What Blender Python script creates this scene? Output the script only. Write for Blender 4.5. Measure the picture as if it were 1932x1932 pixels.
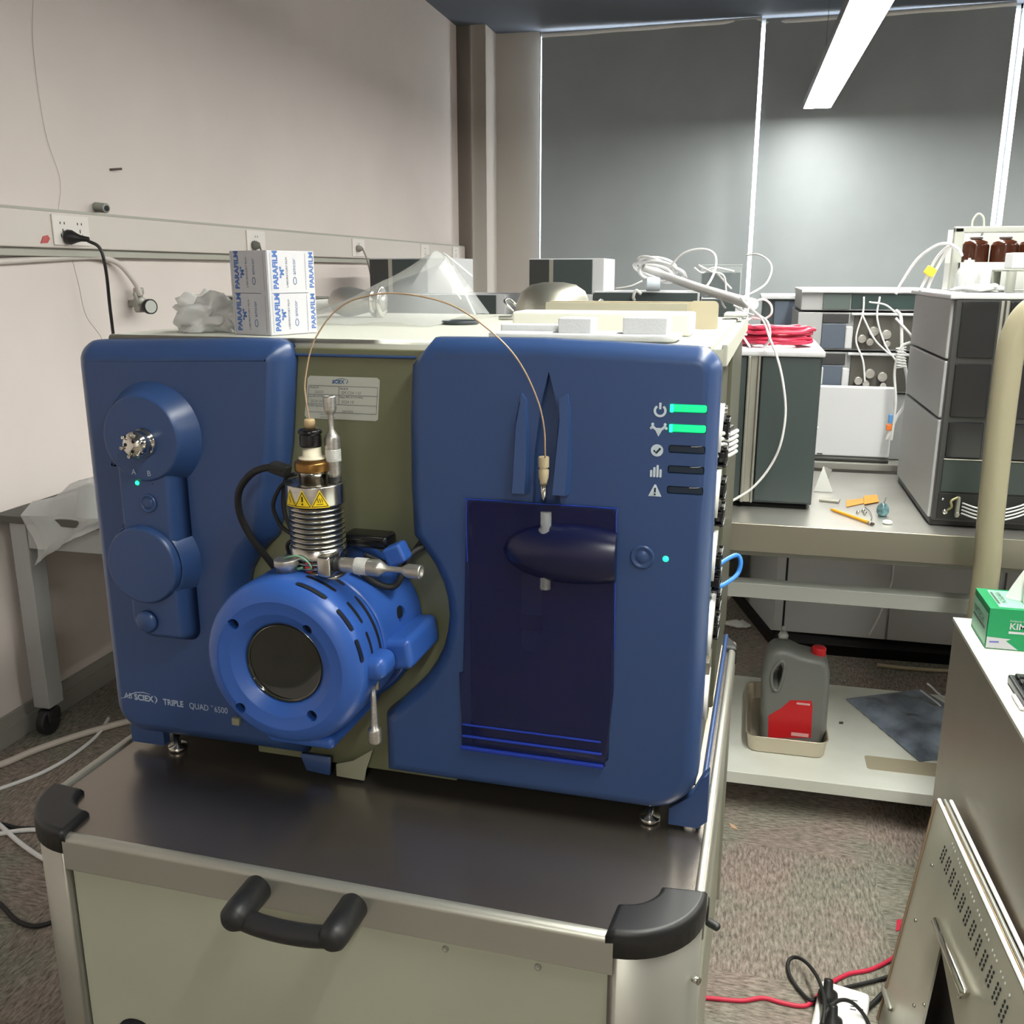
import bpy, bmesh, math, random
from mathutils import Vector, Matrix
random.seed(7)
R = math.radians
sc = bpy.context.scene
for o in list(bpy.data.objects): bpy.data.objects.remove(o)

# ------------------------------------------------------------------ camera
cam = bpy.data.cameras.new('camera'); co = bpy.data.objects.new('camera', cam)
sc.collection.objects.link(co); sc.camera = co
co.location = (0, 0, 1.5)
co.rotation_euler = (R(90 - 14.32), 0, R(13.8))
cam.sensor_width = 36; cam.sensor_fit = 'HORIZONTAL'; cam.lens = 36 * 1778 / 1932
cam.clip_start = 0.05; cam.clip_end = 60
# ------------------------------------------------------------------ world (bright overcast day behind the blinds)
w = bpy.data.worlds.new('world'); sc.world = w; w.use_nodes = True
bg = w.node_tree.nodes['Background']; bg.inputs[0].default_value = (0.92, 0.97, 1.0, 1); bg.inputs[1].default_value = 9.0
# ------------------------------------------------------------------ exposure
LAMP = 54.0
vs = sc.view_settings
vs.view_transform = 'Standard'; vs.look = 'None'; vs.gamma = 1; vs.use_curve_mapping = False
vs.exposure = 0.0

# ------------------------------------------------------------------ materials
def lin(c):
    c = c / 255
    return c / 12.92 if c <= 0.04045 else ((c + 0.055) / 1.055) ** 2.4
def col(rgb): return (lin(rgb[0]), lin(rgb[1]), lin(rgb[2]), 1)
MC = {}
def mat(name, rgb, rough=0.5, metal=0.0, noise=0.0, nscale=20, bump=0.0, bscale=200, spec=0.5, alpha=1.0, emit=None, estr=0, trans=0.0, coat=0.0, stretch=None, mottle=None, rvar=0.0):
    if name in MC: return MC[name]
    m = bpy.data.materials.new(name); m.use_nodes = True
    nt = m.node_tree; b = nt.nodes['Principled BSDF']
    b.inputs['Base Color'].default_value = col(rgb)
    b.inputs['Roughness'].default_value = rough; b.inputs['Metallic'].default_value = metal
    b.inputs['Specular IOR Level'].default_value = spec
    b.inputs['Alpha'].default_value = alpha; b.inputs['Transmission Weight'].default_value = trans
    b.inputs['Coat Weight'].default_value = coat
    if emit: b.inputs['Emission Color'].default_value = col(emit); b.inputs['Emission Strength'].default_value = estr
    if noise or bump or mottle or rvar:
        tc = nt.nodes.new('ShaderNodeTexCoord'); mp = nt.nodes.new('ShaderNodeMapping')
        nt.links.new(tc.outputs['Object'], mp.inputs[0])
        if stretch: mp.inputs['Scale'].default_value = stretch
    if noise or mottle:
        n = nt.nodes.new('ShaderNodeTexNoise'); n.inputs['Scale'].default_value = nscale; n.inputs['Detail'].default_value = 5
        nt.links.new(mp.outputs[0], n.inputs[0])
        mx = nt.nodes.new('ShaderNodeMix'); mx.data_type = 'RGBA'
        rp = nt.nodes.new('ShaderNodeMapRange'); rp.inputs[1].default_value = 0.35; rp.inputs[2].default_value = 0.65
        nt.links.new(n.outputs[0], rp.inputs[0]); nt.links.new(rp.outputs[0], mx.inputs[0])
        a = mottle if mottle else tuple(min(255, v * (1 - noise)) for v in rgb)
        c = rgb if mottle else tuple(min(255, v * (1 + noise)) for v in rgb)
        mx.inputs[6].default_value = col(a); mx.inputs[7].default_value = col(c)
        nt.links.new(mx.outputs[2], b.inputs['Base Color'])
    if rvar:
        n = nt.nodes.new('ShaderNodeTexNoise'); n.inputs['Scale'].default_value = 9; n.inputs['Detail'].default_value = 6
        nt.links.new(mp.outputs[0], n.inputs[0])
        rp = nt.nodes.new('ShaderNodeMapRange'); rp.inputs[3].default_value = rough - rvar; rp.inputs[4].default_value = rough + rvar
        rp.inputs[1].default_value = 0.3; rp.inputs[2].default_value = 0.7
        nt.links.new(n.outputs[0], rp.inputs[0]); nt.links.new(rp.outputs[0], b.inputs['Roughness'])
    if bump:
        n = nt.nodes.new('ShaderNodeTexNoise'); n.inputs['Scale'].default_value = bscale; n.inputs['Detail'].default_value = 3
        nt.links.new(mp.outputs[0], n.inputs[0])
        bp = nt.nodes.new('ShaderNodeBump'); bp.inputs['Strength'].default_value = bump; bp.inputs['Distance'].default_value = 0.002
        nt.links.new(n.outputs[0], bp.inputs['Height']); nt.links.new(bp.outputs[0], b.inputs['Normal'])
    MC[name] = m
    return m

# carpet tiles: quarter-turned ribbed squares of mottled greys
def carpet():
    m = bpy.data.materials.new('carpet'); m.use_nodes = True; nt = m.node_tree; N = nt.nodes; L = nt.links
    b = N['Principled BSDF']; b.inputs['Roughness'].default_value = 0.95; b.inputs['Specular IOR Level'].default_value = 0.15
    tc = N.new('ShaderNodeTexCoord')
    ck = N.new('ShaderNodeTexChecker'); ck.inputs['Scale'].default_value = 2.0
    mp0 = N.new('ShaderNodeMapping'); mp0.inputs['Location'].default_value = (0.6, 0.17, 0.25)
    L.new(tc.outputs['Object'], mp0.inputs[0]); L.new(mp0.outputs[0], ck.inputs[0])
    ck.inputs[1].default_value = (0, 0, 0, 1); ck.inputs[2].default_value = (1, 1, 1, 1)
    outs = []
    for s in ((22, 95, 1), (95, 22, 1)):
        mp = N.new('ShaderNodeMapping'); mp.inputs['Scale'].default_value = s; L.new(tc.outputs['Object'], mp.inputs[0])
        n = N.new('ShaderNodeTexNoise'); n.inputs['Scale'].default_value = 1.6; n.inputs['Detail'].default_value = 3; n.inputs['Roughness'].default_value = 0.7
        L.new(mp.outputs[0], n.inputs[0]); outs.append(n.outputs[0])
    mx = N.new('ShaderNodeMix'); L.new(ck.outputs[1], mx.inputs[0]); L.new(outs[0], mx.inputs[2]); L.new(outs[1], mx.inputs[3])
    cr = N.new('ShaderNodeValToRGB'); e = cr.color_ramp.elements
    e[0].position = 0.32; e[0].color = col((104, 99, 93)); e[1].position = 0.72; e[1].color = col((184, 177, 168))
    L.new(mx.outputs[0], cr.inputs[0])
    big = N.new('ShaderNodeTexNoise'); big.inputs['Scale'].default_value = 3.5; big.inputs['Detail'].default_value = 2; L.new(tc.outputs['Object'], big.inputs[0])
    cr2 = N.new('ShaderNodeValToRGB'); e = cr2.color_ramp.elements
    e[0].position = 0.4; e[0].color = col((228, 232, 224)); e[1].position = 0.6; e[1].color = col((243, 231, 228)); L.new(big.outputs[0], cr2.inputs[0])
    mm = N.new('ShaderNodeMix'); mm.data_type = 'RGBA'; mm.blend_type = 'MULTIPLY'; mm.inputs[0].default_value = 1
    L.new(cr.outputs[0], mm.inputs[6]); L.new(cr2.outputs[0], mm.inputs[7]); L.new(mm.outputs[2], b.inputs['Base Color'])
    bp = N.new('ShaderNodeBump'); bp.inputs['Strength'].default_value = 0.6; bp.inputs['Distance'].default_value = 0.004
    L.new(mx.outputs[0], bp.inputs['Height']); L.new(bp.outputs[0], b.inputs['Normal'])
    return m

M_carpet = carpet()
M_wall = mat('wall_paint', (224, 214, 210), 0.8, noise=0.015, nscale=1.5, bump=0.05, bscale=60)
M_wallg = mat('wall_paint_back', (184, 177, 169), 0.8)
M_ceil = mat('ceiling_dark', (92, 100, 112), 0.8)
M_skirt = mat('skirting_grey', (150, 148, 140), 0.5)
M_blind = mat('blind_fabric', (150, 157, 160), 0.5, spec=0.5, noise=0.02, nscale=2)
M_cover = mat('cover_blue', (48, 73, 119), 0.34, bump=0.03, bscale=900)
M_src = mat('source_blue', (50, 92, 172), 0.33, bump=0.02, bscale=900)
M_olive = mat('panel_olive', (108, 110, 84), 0.3, noise=0.03, nscale=4)
M_cream = mat('lid_cream', (204, 205, 194), 0.5)
M_creamd = mat('lid_cream_dull', (190, 191, 178), 0.5)
M_bodyside = mat('body_side_grey', (92, 92, 78), 0.4, metal=0.3)
M_steel = mat('polished_steel', (205, 203, 196), 0.22, metal=1.0)
M_steelb = mat('brushed_steel', (190, 188, 182), 0.38, metal=0.9, noise=0.06, nscale=12, stretch=(1, 30, 30))
M_chrome = mat('chrome', (225, 222, 214), 0.12, metal=1.0)
M_alu = mat('anodised_aluminium', (175, 174, 164), 0.38, metal=0.65)
M_black = mat('black_plastic', (34, 34, 35), 0.45)
M_blackg = mat('black_gloss', (18, 18, 20), 0.2)
M_rubber = mat('black_rubber', (28, 28, 28), 0.6)
M_brass = mat('brass', (150, 112, 62), 0.3, metal=0.9)
M_tan = mat('tan_peek', (205, 180, 138), 0.5)
M_ceramic = mat('ceramic_cream', (228, 220, 196), 0.35)
M_white = mat('white_plastic', (232, 232, 230), 0.45)
M_whitem = mat('white_matte', (236, 236, 232), 0.8)
M_foam = mat('styrofoam', (206, 208, 210), 0.9, bump=0.3, bscale=260)
M_bench = mat('bench_laminate', (150, 142, 134), 0.26, metal=0.85, bump=0.04, bscale=500)
M_cartpanel = mat('cart_panel_olive', (170, 173, 154), 0.42, noise=0.02, nscale=3)
M_led = mat('led_green', (60, 255, 190), 0.4, emit=(10, 235, 120), estr=5)
M_ledbar = mat('led_bar_green', (20, 200, 140), 0.3, emit=(6, 205, 118), estr=0.95)
M_icon = mat('icon_print', (196, 210, 220), 0.5)
M_textw = mat('text_print', (176, 190, 208), 0.5)
M_slot = mat('slot_dark', (26, 44, 62), 0.2)
M_hole = mat('hole_dark', (12, 16, 26), 0.6)
M_doorblue = mat('door_translucent_blue', (18, 24, 74), 0.10, alpha=0.66, coat=0.3)
M_navy = mat('navy_gloss', (20, 24, 58), 0.24)
M_navyc = mat('cavity_navy', (26, 42, 78), 0.5)
M_glassdark = mat('viewport_glass', (38, 40, 34), 0.08, coat=0.5)
M_gdark = mat('instrument_dark_grey', (62, 72, 72), 0.42)
M_gdark2 = mat('instrument_charcoal', (48, 50, 52), 0.3)
M_smoke = mat('smoked_window', (36, 37, 38), 0.14)
M_ggrey = mat('instrument_grey', (176, 177, 178), 0.5)
M_gwhite = mat('instrument_white', (204, 205, 208), 0.5)
M_bstop = mat('steel_worktop', (196, 194, 188), 0.3, metal=0.75, noise=0.05, nscale=3, mottle=(170, 168, 162))
M_btrim = mat('bench_edge_steel', (158, 153, 140), 0.35, metal=0.7)
M_bgrey = mat('bench_frame_grey', (168, 170, 164), 0.5)
M_shelf = mat('shelf_laminate', (226, 228, 220), 0.5, mottle=(212, 214, 204), nscale=5)
M_cab = mat('cabinet_grey', (190, 191, 191), 0.5)
M_desktop = mat('table_dark_top', (76, 76, 70), 0.6)
M_dgrey = mat('table_frame_grey', (160, 161, 160), 0.5)
M_red = mat('red_rubber', (205, 40, 72), 0.5)
M_redp = mat('red_plastic', (200, 32, 38), 0.4)
M_jug = mat('jug_grey', (112, 114, 110), 0.38)
M_tray = mat('tray_steel', (206, 196, 178), 0.35, metal=0.6)
M_yel = mat('pencil_yellow', (226, 160, 32), 0.4)
M_orange = mat('film_amber', (196, 130, 20), 0.35)
M_teal = mat('ball_teal', (96, 132, 138), 0.25, noise=0.3, nscale=40)
M_green = mat('box_green', (0, 142, 84), 0.5)
M_greenl = mat('box_green_light', (150, 205, 178), 0.5)
M_paper = mat('tissue_paper', (240, 240, 238), 0.9)
M_boxw = mat('box_card_white', (192, 192, 197), 0.6)
M_inkb = mat('ink_blue', (66, 104, 168), 0.6)
M_inkd = mat('ink_dark', (64, 72, 92), 0.6)
M_inkn = mat('ink_navy', (40, 92, 140), 0.6)
M_yeltag = mat('warning_yellow', (238, 206, 10), 0.5)
M_tube = mat('white_tubing', (236, 236, 236), 0.35)
M_clear = mat('clear_plastic', (225, 228, 228), 0.25, alpha=0.32)
M_film = mat('milky_plastic_film', (205, 205, 203), 0.35, alpha=0.62)
M_bag = mat('antistatic_film', (146, 158, 176), 0.14, metal=0.3, noise=0.2, nscale=9, alpha=0.95)
M_hose = mat('hose_cream', (156, 149, 124), 0.45)
M_card = mat('card_beige', (196, 186, 160), 0.7)
M_blue = mat('blue_cable', (40, 120, 200), 0.4)
M_chassis = mat('chassis_steel', (196, 194, 180), 0.38, metal=0.6, noise=0.05, nscale=4)
M_sidepan = mat('cabinet_satin', (178, 172, 163), 0.42, metal=0.45, noise=0.05, nscale=1.2)
M_switch = mat('socket_white', (232, 226, 222), 0.5)
M_trunk = mat('trunking_white', (214, 206, 200), 0.4)
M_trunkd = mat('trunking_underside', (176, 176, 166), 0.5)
M_wool = mat('sky_pane_frame', (215, 218, 218), 0.5)
M_glass = mat('window_glass', (255, 255, 255), 0.0, alpha=0.12)
M_lampc = mat('lamp_housing', (120, 122, 122), 0.5)
M_diff = mat('lamp_diffuser', (255, 255, 250), 0.5, emit=(255, 255, 246), estr=LAMP)
M_amber = mat('amber_bottle', (70, 36, 22), 0.15)

# ------------------------------------------------------------------ geometry helpers
CA = R(-1.7); CC, CS = math.cos(CA), math.sin(CA)
def cart(p): return Vector((p[0] * CC - p[1] * CS, p[0] * CS + p[1] * CC, p[2]))
def room(p): return Vector(p)
FR = {'f': room}
class frame:
    def __init__(s, f): s.f = f
    def __enter__(s): s.o = FR['f']; FR['f'] = s.f
    def __exit__(s, *a): FR['f'] = s.o
ORG = {}
def thing(name, label, cat, base, group=None):
    o = bpy.data.objects.new(name, None); sc.collection.objects.link(o)
    o.empty_display_size = 0.05
    o.location = FR['f'](base); o['label'] = label; o['category'] = cat
    if group: o['group'] = group
    return o
def root(o):
    while o.parent: o = o.parent
    return o
def obj(name, bm, m, parent=None, label=None, cat=None, group=None, kind=None, sharp=35, world=False, base=None):
    """link a bmesh (given in the current frame) as one mesh object"""
    if not world:
        f = FR['f']
        for v in bm.verts: v.co = f(v.co)
    if parent is not None: og = Vector(root(parent).location)
    elif base is not None: og = FR['f'](base)
    elif kind == 'structure': og = Vector((0, 0, 0))
    else:
        xs = [v.co for v in bm.verts]
        og = Vector(((min(v.x for v in xs) + max(v.x for v in xs)) / 2, (min(v.y for v in xs) + max(v.y for v in xs)) / 2, min(v.z for v in xs)))
    for v in bm.verts: v.co -= og
    for f_ in bm.faces: f_.smooth = True
    for e in bm.edges:
        if len(e.link_faces) == 2 and e.calc_face_angle(0) > R(sharp): e.smooth = False
    me = bpy.data.meshes.new(name); bm.to_mesh(me); bm.free()
    ms = m if isinstance(m, (list, tuple)) else [m]
    for x in ms: me.materials.append(x)
    o = bpy.data.objects.new(name, me); sc.collection.objects.link(o)
    if parent is not None: o.parent = parent
    else: o.location = og
    if label: o['label'] = label
    if cat: o['category'] = cat
    if group: o['group'] = group
    if kind: o['kind'] = kind
    return o
def B(): return bmesh.new()
def setm(bm, n0, i):
    bm.faces.ensure_lookup_table()
    for f in bm.faces[n0:]: f.material_index = i
def box(bm, a, b, bev=0, seg=2, rot=None, pivot=None, mi=0):
    """axis box from corner a to corner b; optional bevel and rotation matrix"""
    n0 = len(bm.faces); t = bmesh.new()
    r = bmesh.ops.create_cube(t, size=1)
    c = [(a[i] + b[i]) / 2 for i in range(3)]; s = [abs(b[i] - a[i]) for i in range(3)]
    for v in t.verts: v.co = Vector((v.co.x * s[0] + c[0], v.co.y * s[1] + c[1], v.co.z * s[2] + c[2]))
    if bev: bmesh.ops.bevel(t, geom=t.edges[:], offset=min(bev, min(s) * 0.45), segments=seg, affect='EDGES', profile=0.5)
    if rot is not None:
        p = Vector(pivot if pivot is not None else c)
        for v in t.verts: v.co = rot @ (v.co - p) + p
    merge(bm, t, mi)
    return bm
def merge(bm, t, mi=0, M=None):
    vm = {}
    for v in t.verts: vm[v] = bm.verts.new(M @ v.co if M else v.co)
    for f in t.faces:
        try:
            nf = bm.faces.new([vm[v] for v in f.verts]); nf.material_index = mi if mi else f.material_index
        except ValueError: pass
    t.free()
def orient(d):
    d = Vector(d).normalized(); return d.to_track_quat('Z', 'Y').to_matrix()
def lathe(bm, o, d, prof, n=32, mi=0, a0=0, a1=360, cap=True):
    """profile [(radius, distance along d)] turned about the axis from o along d"""
    rm = orient(d); o = Vector(o); rings = []
    full = abs(a1 - a0) >= 360
    k = n if full else n + 1
    for r, h in prof:
        if r < 1e-6: rings.append([bm.verts.new(o + rm @ Vector((0, 0, h)))])
        else: rings.append([bm.verts.new(o + rm @ Vector((r * math.cos(R(a0) + R(a1 - a0) * i / n), r * math.sin(R(a0) + R(a1 - a0) * i / n), h))) for i in range(k)])
    for A, Bq in zip(rings, rings[1:]):
        m = n
        for i in range(m):
            j = (i + 1) % k if full else i + 1
            try:
                if len(A) == 1 and len(Bq) == 1: continue
                if len(A) == 1: f = bm.faces.new((A[0], Bq[j], Bq[i]))
                elif len(Bq) == 1: f = bm.faces.new((A[i], A[j], Bq[0]))
                else: f = bm.faces.new((A[i], A[j], Bq[j], Bq[i]))
                f.material_index = mi
            except ValueError: pass
    if cap and full:
        for ring, rev in ((rings[0], True), (rings[-1], False)):
            if len(ring) > 1:
                f = bm.faces.new(list(reversed(ring)) if rev else ring); f.material_index = mi
    return bm
def cyl(bm, a, b, r, n=20, r2=None, mi=0, bev=0):
    a, b = Vector(a), Vector(b); L = (b - a).length; r2 = r if r2 is None else r2
    if bev: p = [(r - bev, 0), (r, bev), (r2, L - bev), (r2 - bev, L)]
    else: p = [(r, 0), (r2, L)]
    return lathe(bm, a, b - a, p, n, mi)
def smooth_path(pts, k=8):
    P = [Vector(p) for p in pts]; out = []
    Q = [P[0] * 2 - P[1]] + P + [P[-1] * 2 - P[-2]]
    for i in range(1, len(Q) - 2):
        a, b, c, d = Q[i - 1:i + 3]
        for j in range(k):
            t = j / k
            out.append(0.5 * ((2 * b) + (c - a) * t + (2 * a - 5 * b + 4 * c - d) * t * t + (3 * b - a - 3 * c + d) * t ** 3))
    out.append(P[-1]); return out
def tube(bm, pts, r, n=8, k=8, mi=0, closed=False, smooth=True, r2=None):
    P = smooth_path(pts, k) if smooth and len(pts) > 2 else [Vector(p) for p in pts]
    rings = []; prev = None
    for i, p in enumerate(P):
        t = (P[min(i + 1, len(P) - 1)] - P[max(i - 1, 0)])
        if t.length < 1e-9: t = Vector((0, 0, 1))
        t.normalize()
        if prev is None:
            u = t.orthogonal().normalized()
        else:
            u = prev - t * prev.dot(t)
            u = u.normalized() if u.length > 1e-6 else t.orthogonal().normalized()
        prev = u; v = t.cross(u)
        rr = r if r2 is None else r + (r2 - r) * i / (len(P) - 1)
        rings.append([bm.verts.new(p + (u * math.cos(2 * math.pi * j / n) + v * math.sin(2 * math.pi * j / n)) * rr) for j in range(n)])
    for A, Bq in zip(rings, rings[1:]):
        for j in range(n):
            f = bm.faces.new((A[j], A[(j + 1) % n], Bq[(j + 1) % n], Bq[j])); f.material_index = mi
    for ring, rev in ((rings[0], True), (rings[-1], False)):
        f = bm.faces.new(list(reversed(ring)) if rev else ring); f.material_index = mi
    return bm
def offset_poly(pts, d):
    n = len(pts); out = []
    for i in range(n):
        a, b, c = Vector(pts[i - 1]), Vector(pts[i]), Vector(pts[(i + 1) % n])
        e1 = (b - a); e2 = (c - b)
        if e1.length < 1e-9 or e2.length < 1e-9: out.append(b); continue
        e1.normalize(); e2.normalize()
        n1 = Vector((-e1.y, e1.x)); n2 = Vector((-e2.y, e2.x)); m = n1 + n2
        if m.length < 1e-6: m = n1.copy()
        m.normalize(); k = max(0.45, m.dot(n1))
        out.append(b + m * (d / k))
    return out
def area2(p): return sum(p[i - 1][0] * p[i][1] - p[i][0] * p[i - 1][1] for i in range(len(p)))
def plate(bm, pts, depth, org=(0, 0, 0), u=(1, 0, 0), v=(0, 0, 1), wdir=(0, -1, 0), prof=None, mi=0):
    """polygon (2D pts in u,v) raised from org along wdir by depth; prof = [(inset, height)...]"""
    if area2(pts) < 0: pts = list(reversed(pts))
    u, v, wd, org = Vector(u), Vector(v), Vector(wdir), Vector(org)
    prof = prof or [(0, 0), (0, depth)]
    rings = []
    for ins, h in prof:
        q = offset_poly(pts, ins) if ins else pts
        rings.append([bm.verts.new(org + u * p[0] + v * p[1] + wd * h) for p in q])
    n = len(pts)
    for A, Bq in zip(rings, rings[1:]):
        for i in range(n):
            j = (i + 1) % n
            f = bm.faces.new((A[i], A[j], Bq[j], Bq[i])); f.material_index = mi
    f = bm.faces.new(rings[-1]); f.material_index = mi
    f = bm.faces.new(list(reversed(rings[0]))); f.material_index = mi
    return bm
def rrect(x0, z0, x1, z1, r=0.01, seg=5, rs=None):
    rs = rs or (r, r, r, r); out = []
    for (cx, cz, a, rr) in ((x0, z0, 180, rs[0]), (x1, z0, 270, rs[1]), (x1, z1, 0, rs[2]), (x0, z1, 90, rs[3])):
        ccx = cx + rr if cx == x0 else cx - rr; ccz = cz + rr if cz == z0 else cz - rr
        if rr == 0: out.append((cx, cz)); continue
        for i in range(seg + 1):
            t = R(a + 90 * i / seg); out.append((ccx + rr * math.cos(t), ccz + rr * math.sin(t)))
    return out
def arc(cx, cz, r, a0, a1, n=12, ry=None):
    ry = ry or r
    return [(cx + r * math.cos(R(a0 + (a1 - a0) * i / n)), cz + ry * math.sin(R(a0 + (a1 - a0) * i / n))) for i in range(n + 1)]
def boolean(o, cutters, op='DIFFERENCE'):
    for bm in cutters:
        cme = bpy.data.meshes.new('cut'); og = Vector(root(o).location)
        f = FR['f']
        for v in bm.verts: v.co = f(v.co)
        bmesh.ops.recalc_face_normals(bm, faces=bm.faces[:])
        bm.to_mesh(cme); bm.free(); c = bpy.data.objects.new('cut', cme); sc.collection.objects.link(c)
        md = o.modifiers.new('b', 'BOOLEAN'); md.operation = op; md.solver = 'EXACT'; md.object = c
        dg = bpy.context.evaluated_depsgraph_get(); dg.update()
        me = bpy.data.meshes.new_from_object(o.evaluated_get(dg), depsgraph=dg)
        if len(me.polygons) > 3:
            old = o.data; o.modifiers.clear(); o.data = me
        else: o.modifiers.clear()
        bpy.data.objects.remove(c)
def text(bm, body, size, org, u=(1, 0, 0), v=(0, 0, 1), mi=0, thick=0.0002, sx=1.0, align='LEFT', bold=0.0, shear=0.0, lift=0.0003):
    cu = bpy.data.curves.new('t', 'FONT'); cu.body = body; cu.size = size; cu.extrude = 0; cu.offset = bold; cu.align_x = align; cu.shear = shear; cu.resolution_u = 3
    o = bpy.data.objects.new('t', cu); sc.collection.objects.link(o)
    dg = bpy.context.evaluated_depsgraph_get(); me = bpy.data.meshes.new_from_object(o.evaluated_get(dg))
    bpy.data.objects.remove(o)
    t = bmesh.new(); t.from_mesh(me); bpy.data.meshes.remove(me)
    u, v = Vector(u).normalized(), Vector(v).normalized(); n = u.cross(v); og = Vector(org)
    for q in t.verts: q.co = og + u * (q.co.x * sx) + v * q.co.y + n * lift
    merge(bm, t, mi)
    return bm
def strip2d(bm, pts, wd, org, u=(1, 0, 0), v=(0, 0, 1), h=0.0004, mi=0):
    """flat ribbon along a 2D path"""
    u, v = Vector(u), Vector(v); n = u.cross(v); og = Vector(org); P = [Vector(p) for p in pts]; L = []; Q = []
    for i, p in enumerate(P):
        t = (P[min(i + 1, len(P) - 1)] - P[max(0, i - 1)]).normalized(); nn = Vector((-t.y, t.x))
        ww = wd[i] if isinstance(wd, (list, tuple)) else wd
        for S, s in ((L, 1), (Q, -1)):
            q = p + nn * s * ww / 2; S.append(bm.verts.new(og + u * q.x + v * q.y + n * h))
    for i in range(len(P) - 1):
        f = bm.faces.new((L[i], Q[i], Q[i + 1], L[i + 1])); f.material_index = mi
    return bm
def crumple(bm, o, sx, sy, sz, seed=1, sub=4, amp=0.25, flat=True):
    t = bmesh.new(); bmesh.ops.create_icosphere(t, subdivisions=sub, radius=1); rnd = random.Random(seed)
    ks = [(Vector((rnd.uniform(-1, 1), rnd.uniform(-1, 1), rnd.uniform(-1, 1))).normalized(), rnd.uniform(2, 7), rnd.uniform(0, 6)) for _ in range(14)]
    for v in t.verts:
        d = v.co.normalized(); s = 1 + sum(abs(math.sin(k.dot(d) * f + p)) - 0.6 for k, f, p in ks) * amp / 3.2
        q = Vector((d.x * sx * s, d.y * sy * s, d.z * sz * s + sz * 0.8))
        if flat and q.z < 0.001: q.z = 0.001
        v.co = q + Vector(o)
    merge(bm, t); return bm
def sheet(bm, grid, mi=0, thick=0.0015):
    """grid of points [row][col] -> closed thin sheet"""
    rows = len(grid); cols = len(grid[0])
    V = [[bm.verts.new(Vector(p)) for p in r] for r in grid]
    F = []
    for i in range(rows - 1):
        for j in range(cols - 1):
            f = bm.faces.new((V[i][j], V[i][j + 1], V[i + 1][j + 1], V[i + 1][j])); f.material_index = mi; F.append(f)
    bmesh.ops.recalc_face_normals(bm, faces=F)
    if thick: bmesh.ops.solidify(bm, geom=F, thickness=thick)
    return bm

# ================================================================== THE ROOM
def wallbox(name, a, b, m): return obj(name, box(B(), a, b), m, kind='structure')
wallbox('floor', (-2.4, -4, -0.1), (6, 8.1, 0), M_carpet)
wallbox('ceiling', (-2.4, -4, 3.3), (6, 8.1, 3.4), M_ceil)
wallbox('wall_left', (-2.4, -4, 0), (-2.276, 8.1, 3.3), M_wall)
wallbox('wall_right', (6, -4, 0), (6.1, 8.1, 3.3), M_wall)
wallbox('wall_front', (-2.4, -4.1, 0), (6.1, -4, 3.3), M_wall)
b = B()
box(b, (-2.276, 7.8, 0), (-1.70, 7.87, 3.3)); box(b, (-1.70, 7.8, 0), (6, 7.87, 0.85)); box(b, (5.2, 7.8, 0.85), (6, 7.87, 3.3))
obj('wall_back', b, M_wallg, kind='structure')
wallbox('trim_1', (-2.276, 7.49, 0), (-2.045, 7.8, 3.3), M_wallg)
b = B()
box(b, (-2.276, -4, 0), (-2.262, 7.49, 0.10), 0.002, 1); box(b, (-2.264, -4, 0), (-2.256, 7.49, 0.065), 0.002, 1)
obj('baseboard_left', b, M_skirt, kind='structure')
for i, (x0, x1) in enumerate(((-1.70, 0.005), (0.005, 1.72), (1.72, 3.45), (3.45, 5.2))):
    b = B()
    box(b, (x0, 7.84, 0.85), (x0 + 0.006, 7.865, 3.3)); box(b, (x1 - 0.006, 7.84, 0.85), (x1, 7.865, 3.3)); box(b, (x0, 7.84, 0.85), (x1, 7.865, 0.9)); box(b, (x0, 7.84, 3.27), (x1, 7.865, 3.3)); box(b, ((x0 + x1) / 2 - .02, 7.84, 0.9), ((x0 + x1) / 2 + .02, 7.865, 3.27))
    wn = obj('window_%d' % (i + 1), b, M_wool, kind='structure')
    g = obj('window_glass', box(B(), (x0 + 0.006, 7.85, 0.9), (x1 - 0.006, 7.856, 3.27)), M_glass, wn)
# roller blinds: slightly bowed fabric with a bottom bar
for i, (x0, x1, lab) in enumerate(((-1.662, -0.03, 'tall grey roller blind nearest the wall column, covering the left window'), (0.0, 1.66, 'tall grey roller blind behind the hanging ceiling lamp, middle window'), (1.735, 3.40, 'grey roller blind at the right picture edge, past the bright gap'), (3.5, 5.15, 'grey roller blind on the last window, beyond the right picture edge'))):
    t = thing('roller_blind', lab, 'blind', ((x0 + x1) / 2, 7.72, 1.0), 'grey roller blinds on the back windows')
    rows = []
    for k in range(15):
        z = 0.95 + (3.275 - 0.95) * k / 14
        rows.append([(x0 + (x1 - x0) * j / 24, 7.73 + (0.012 * math.sin(j * 0.9 + k * 0.25) * (1 if (i == 0 and j > 20) or (i == 1 and j < 2) else 0.12)), z) for j in range(25)])
    obj('fabric', sheet(B(), rows, thick=0.001), M_blind, t)
    obj('bottom_bar', box(B(), (x0, 7.722, 0.92), (x1, 7.742, 0.955), 0.004), M_alu, t)
    obj('roller_tube', cyl(B(), (x0, 7.745, 3.25), (x1, 7.745, 3.275), 0.022), M_white, t)

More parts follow.
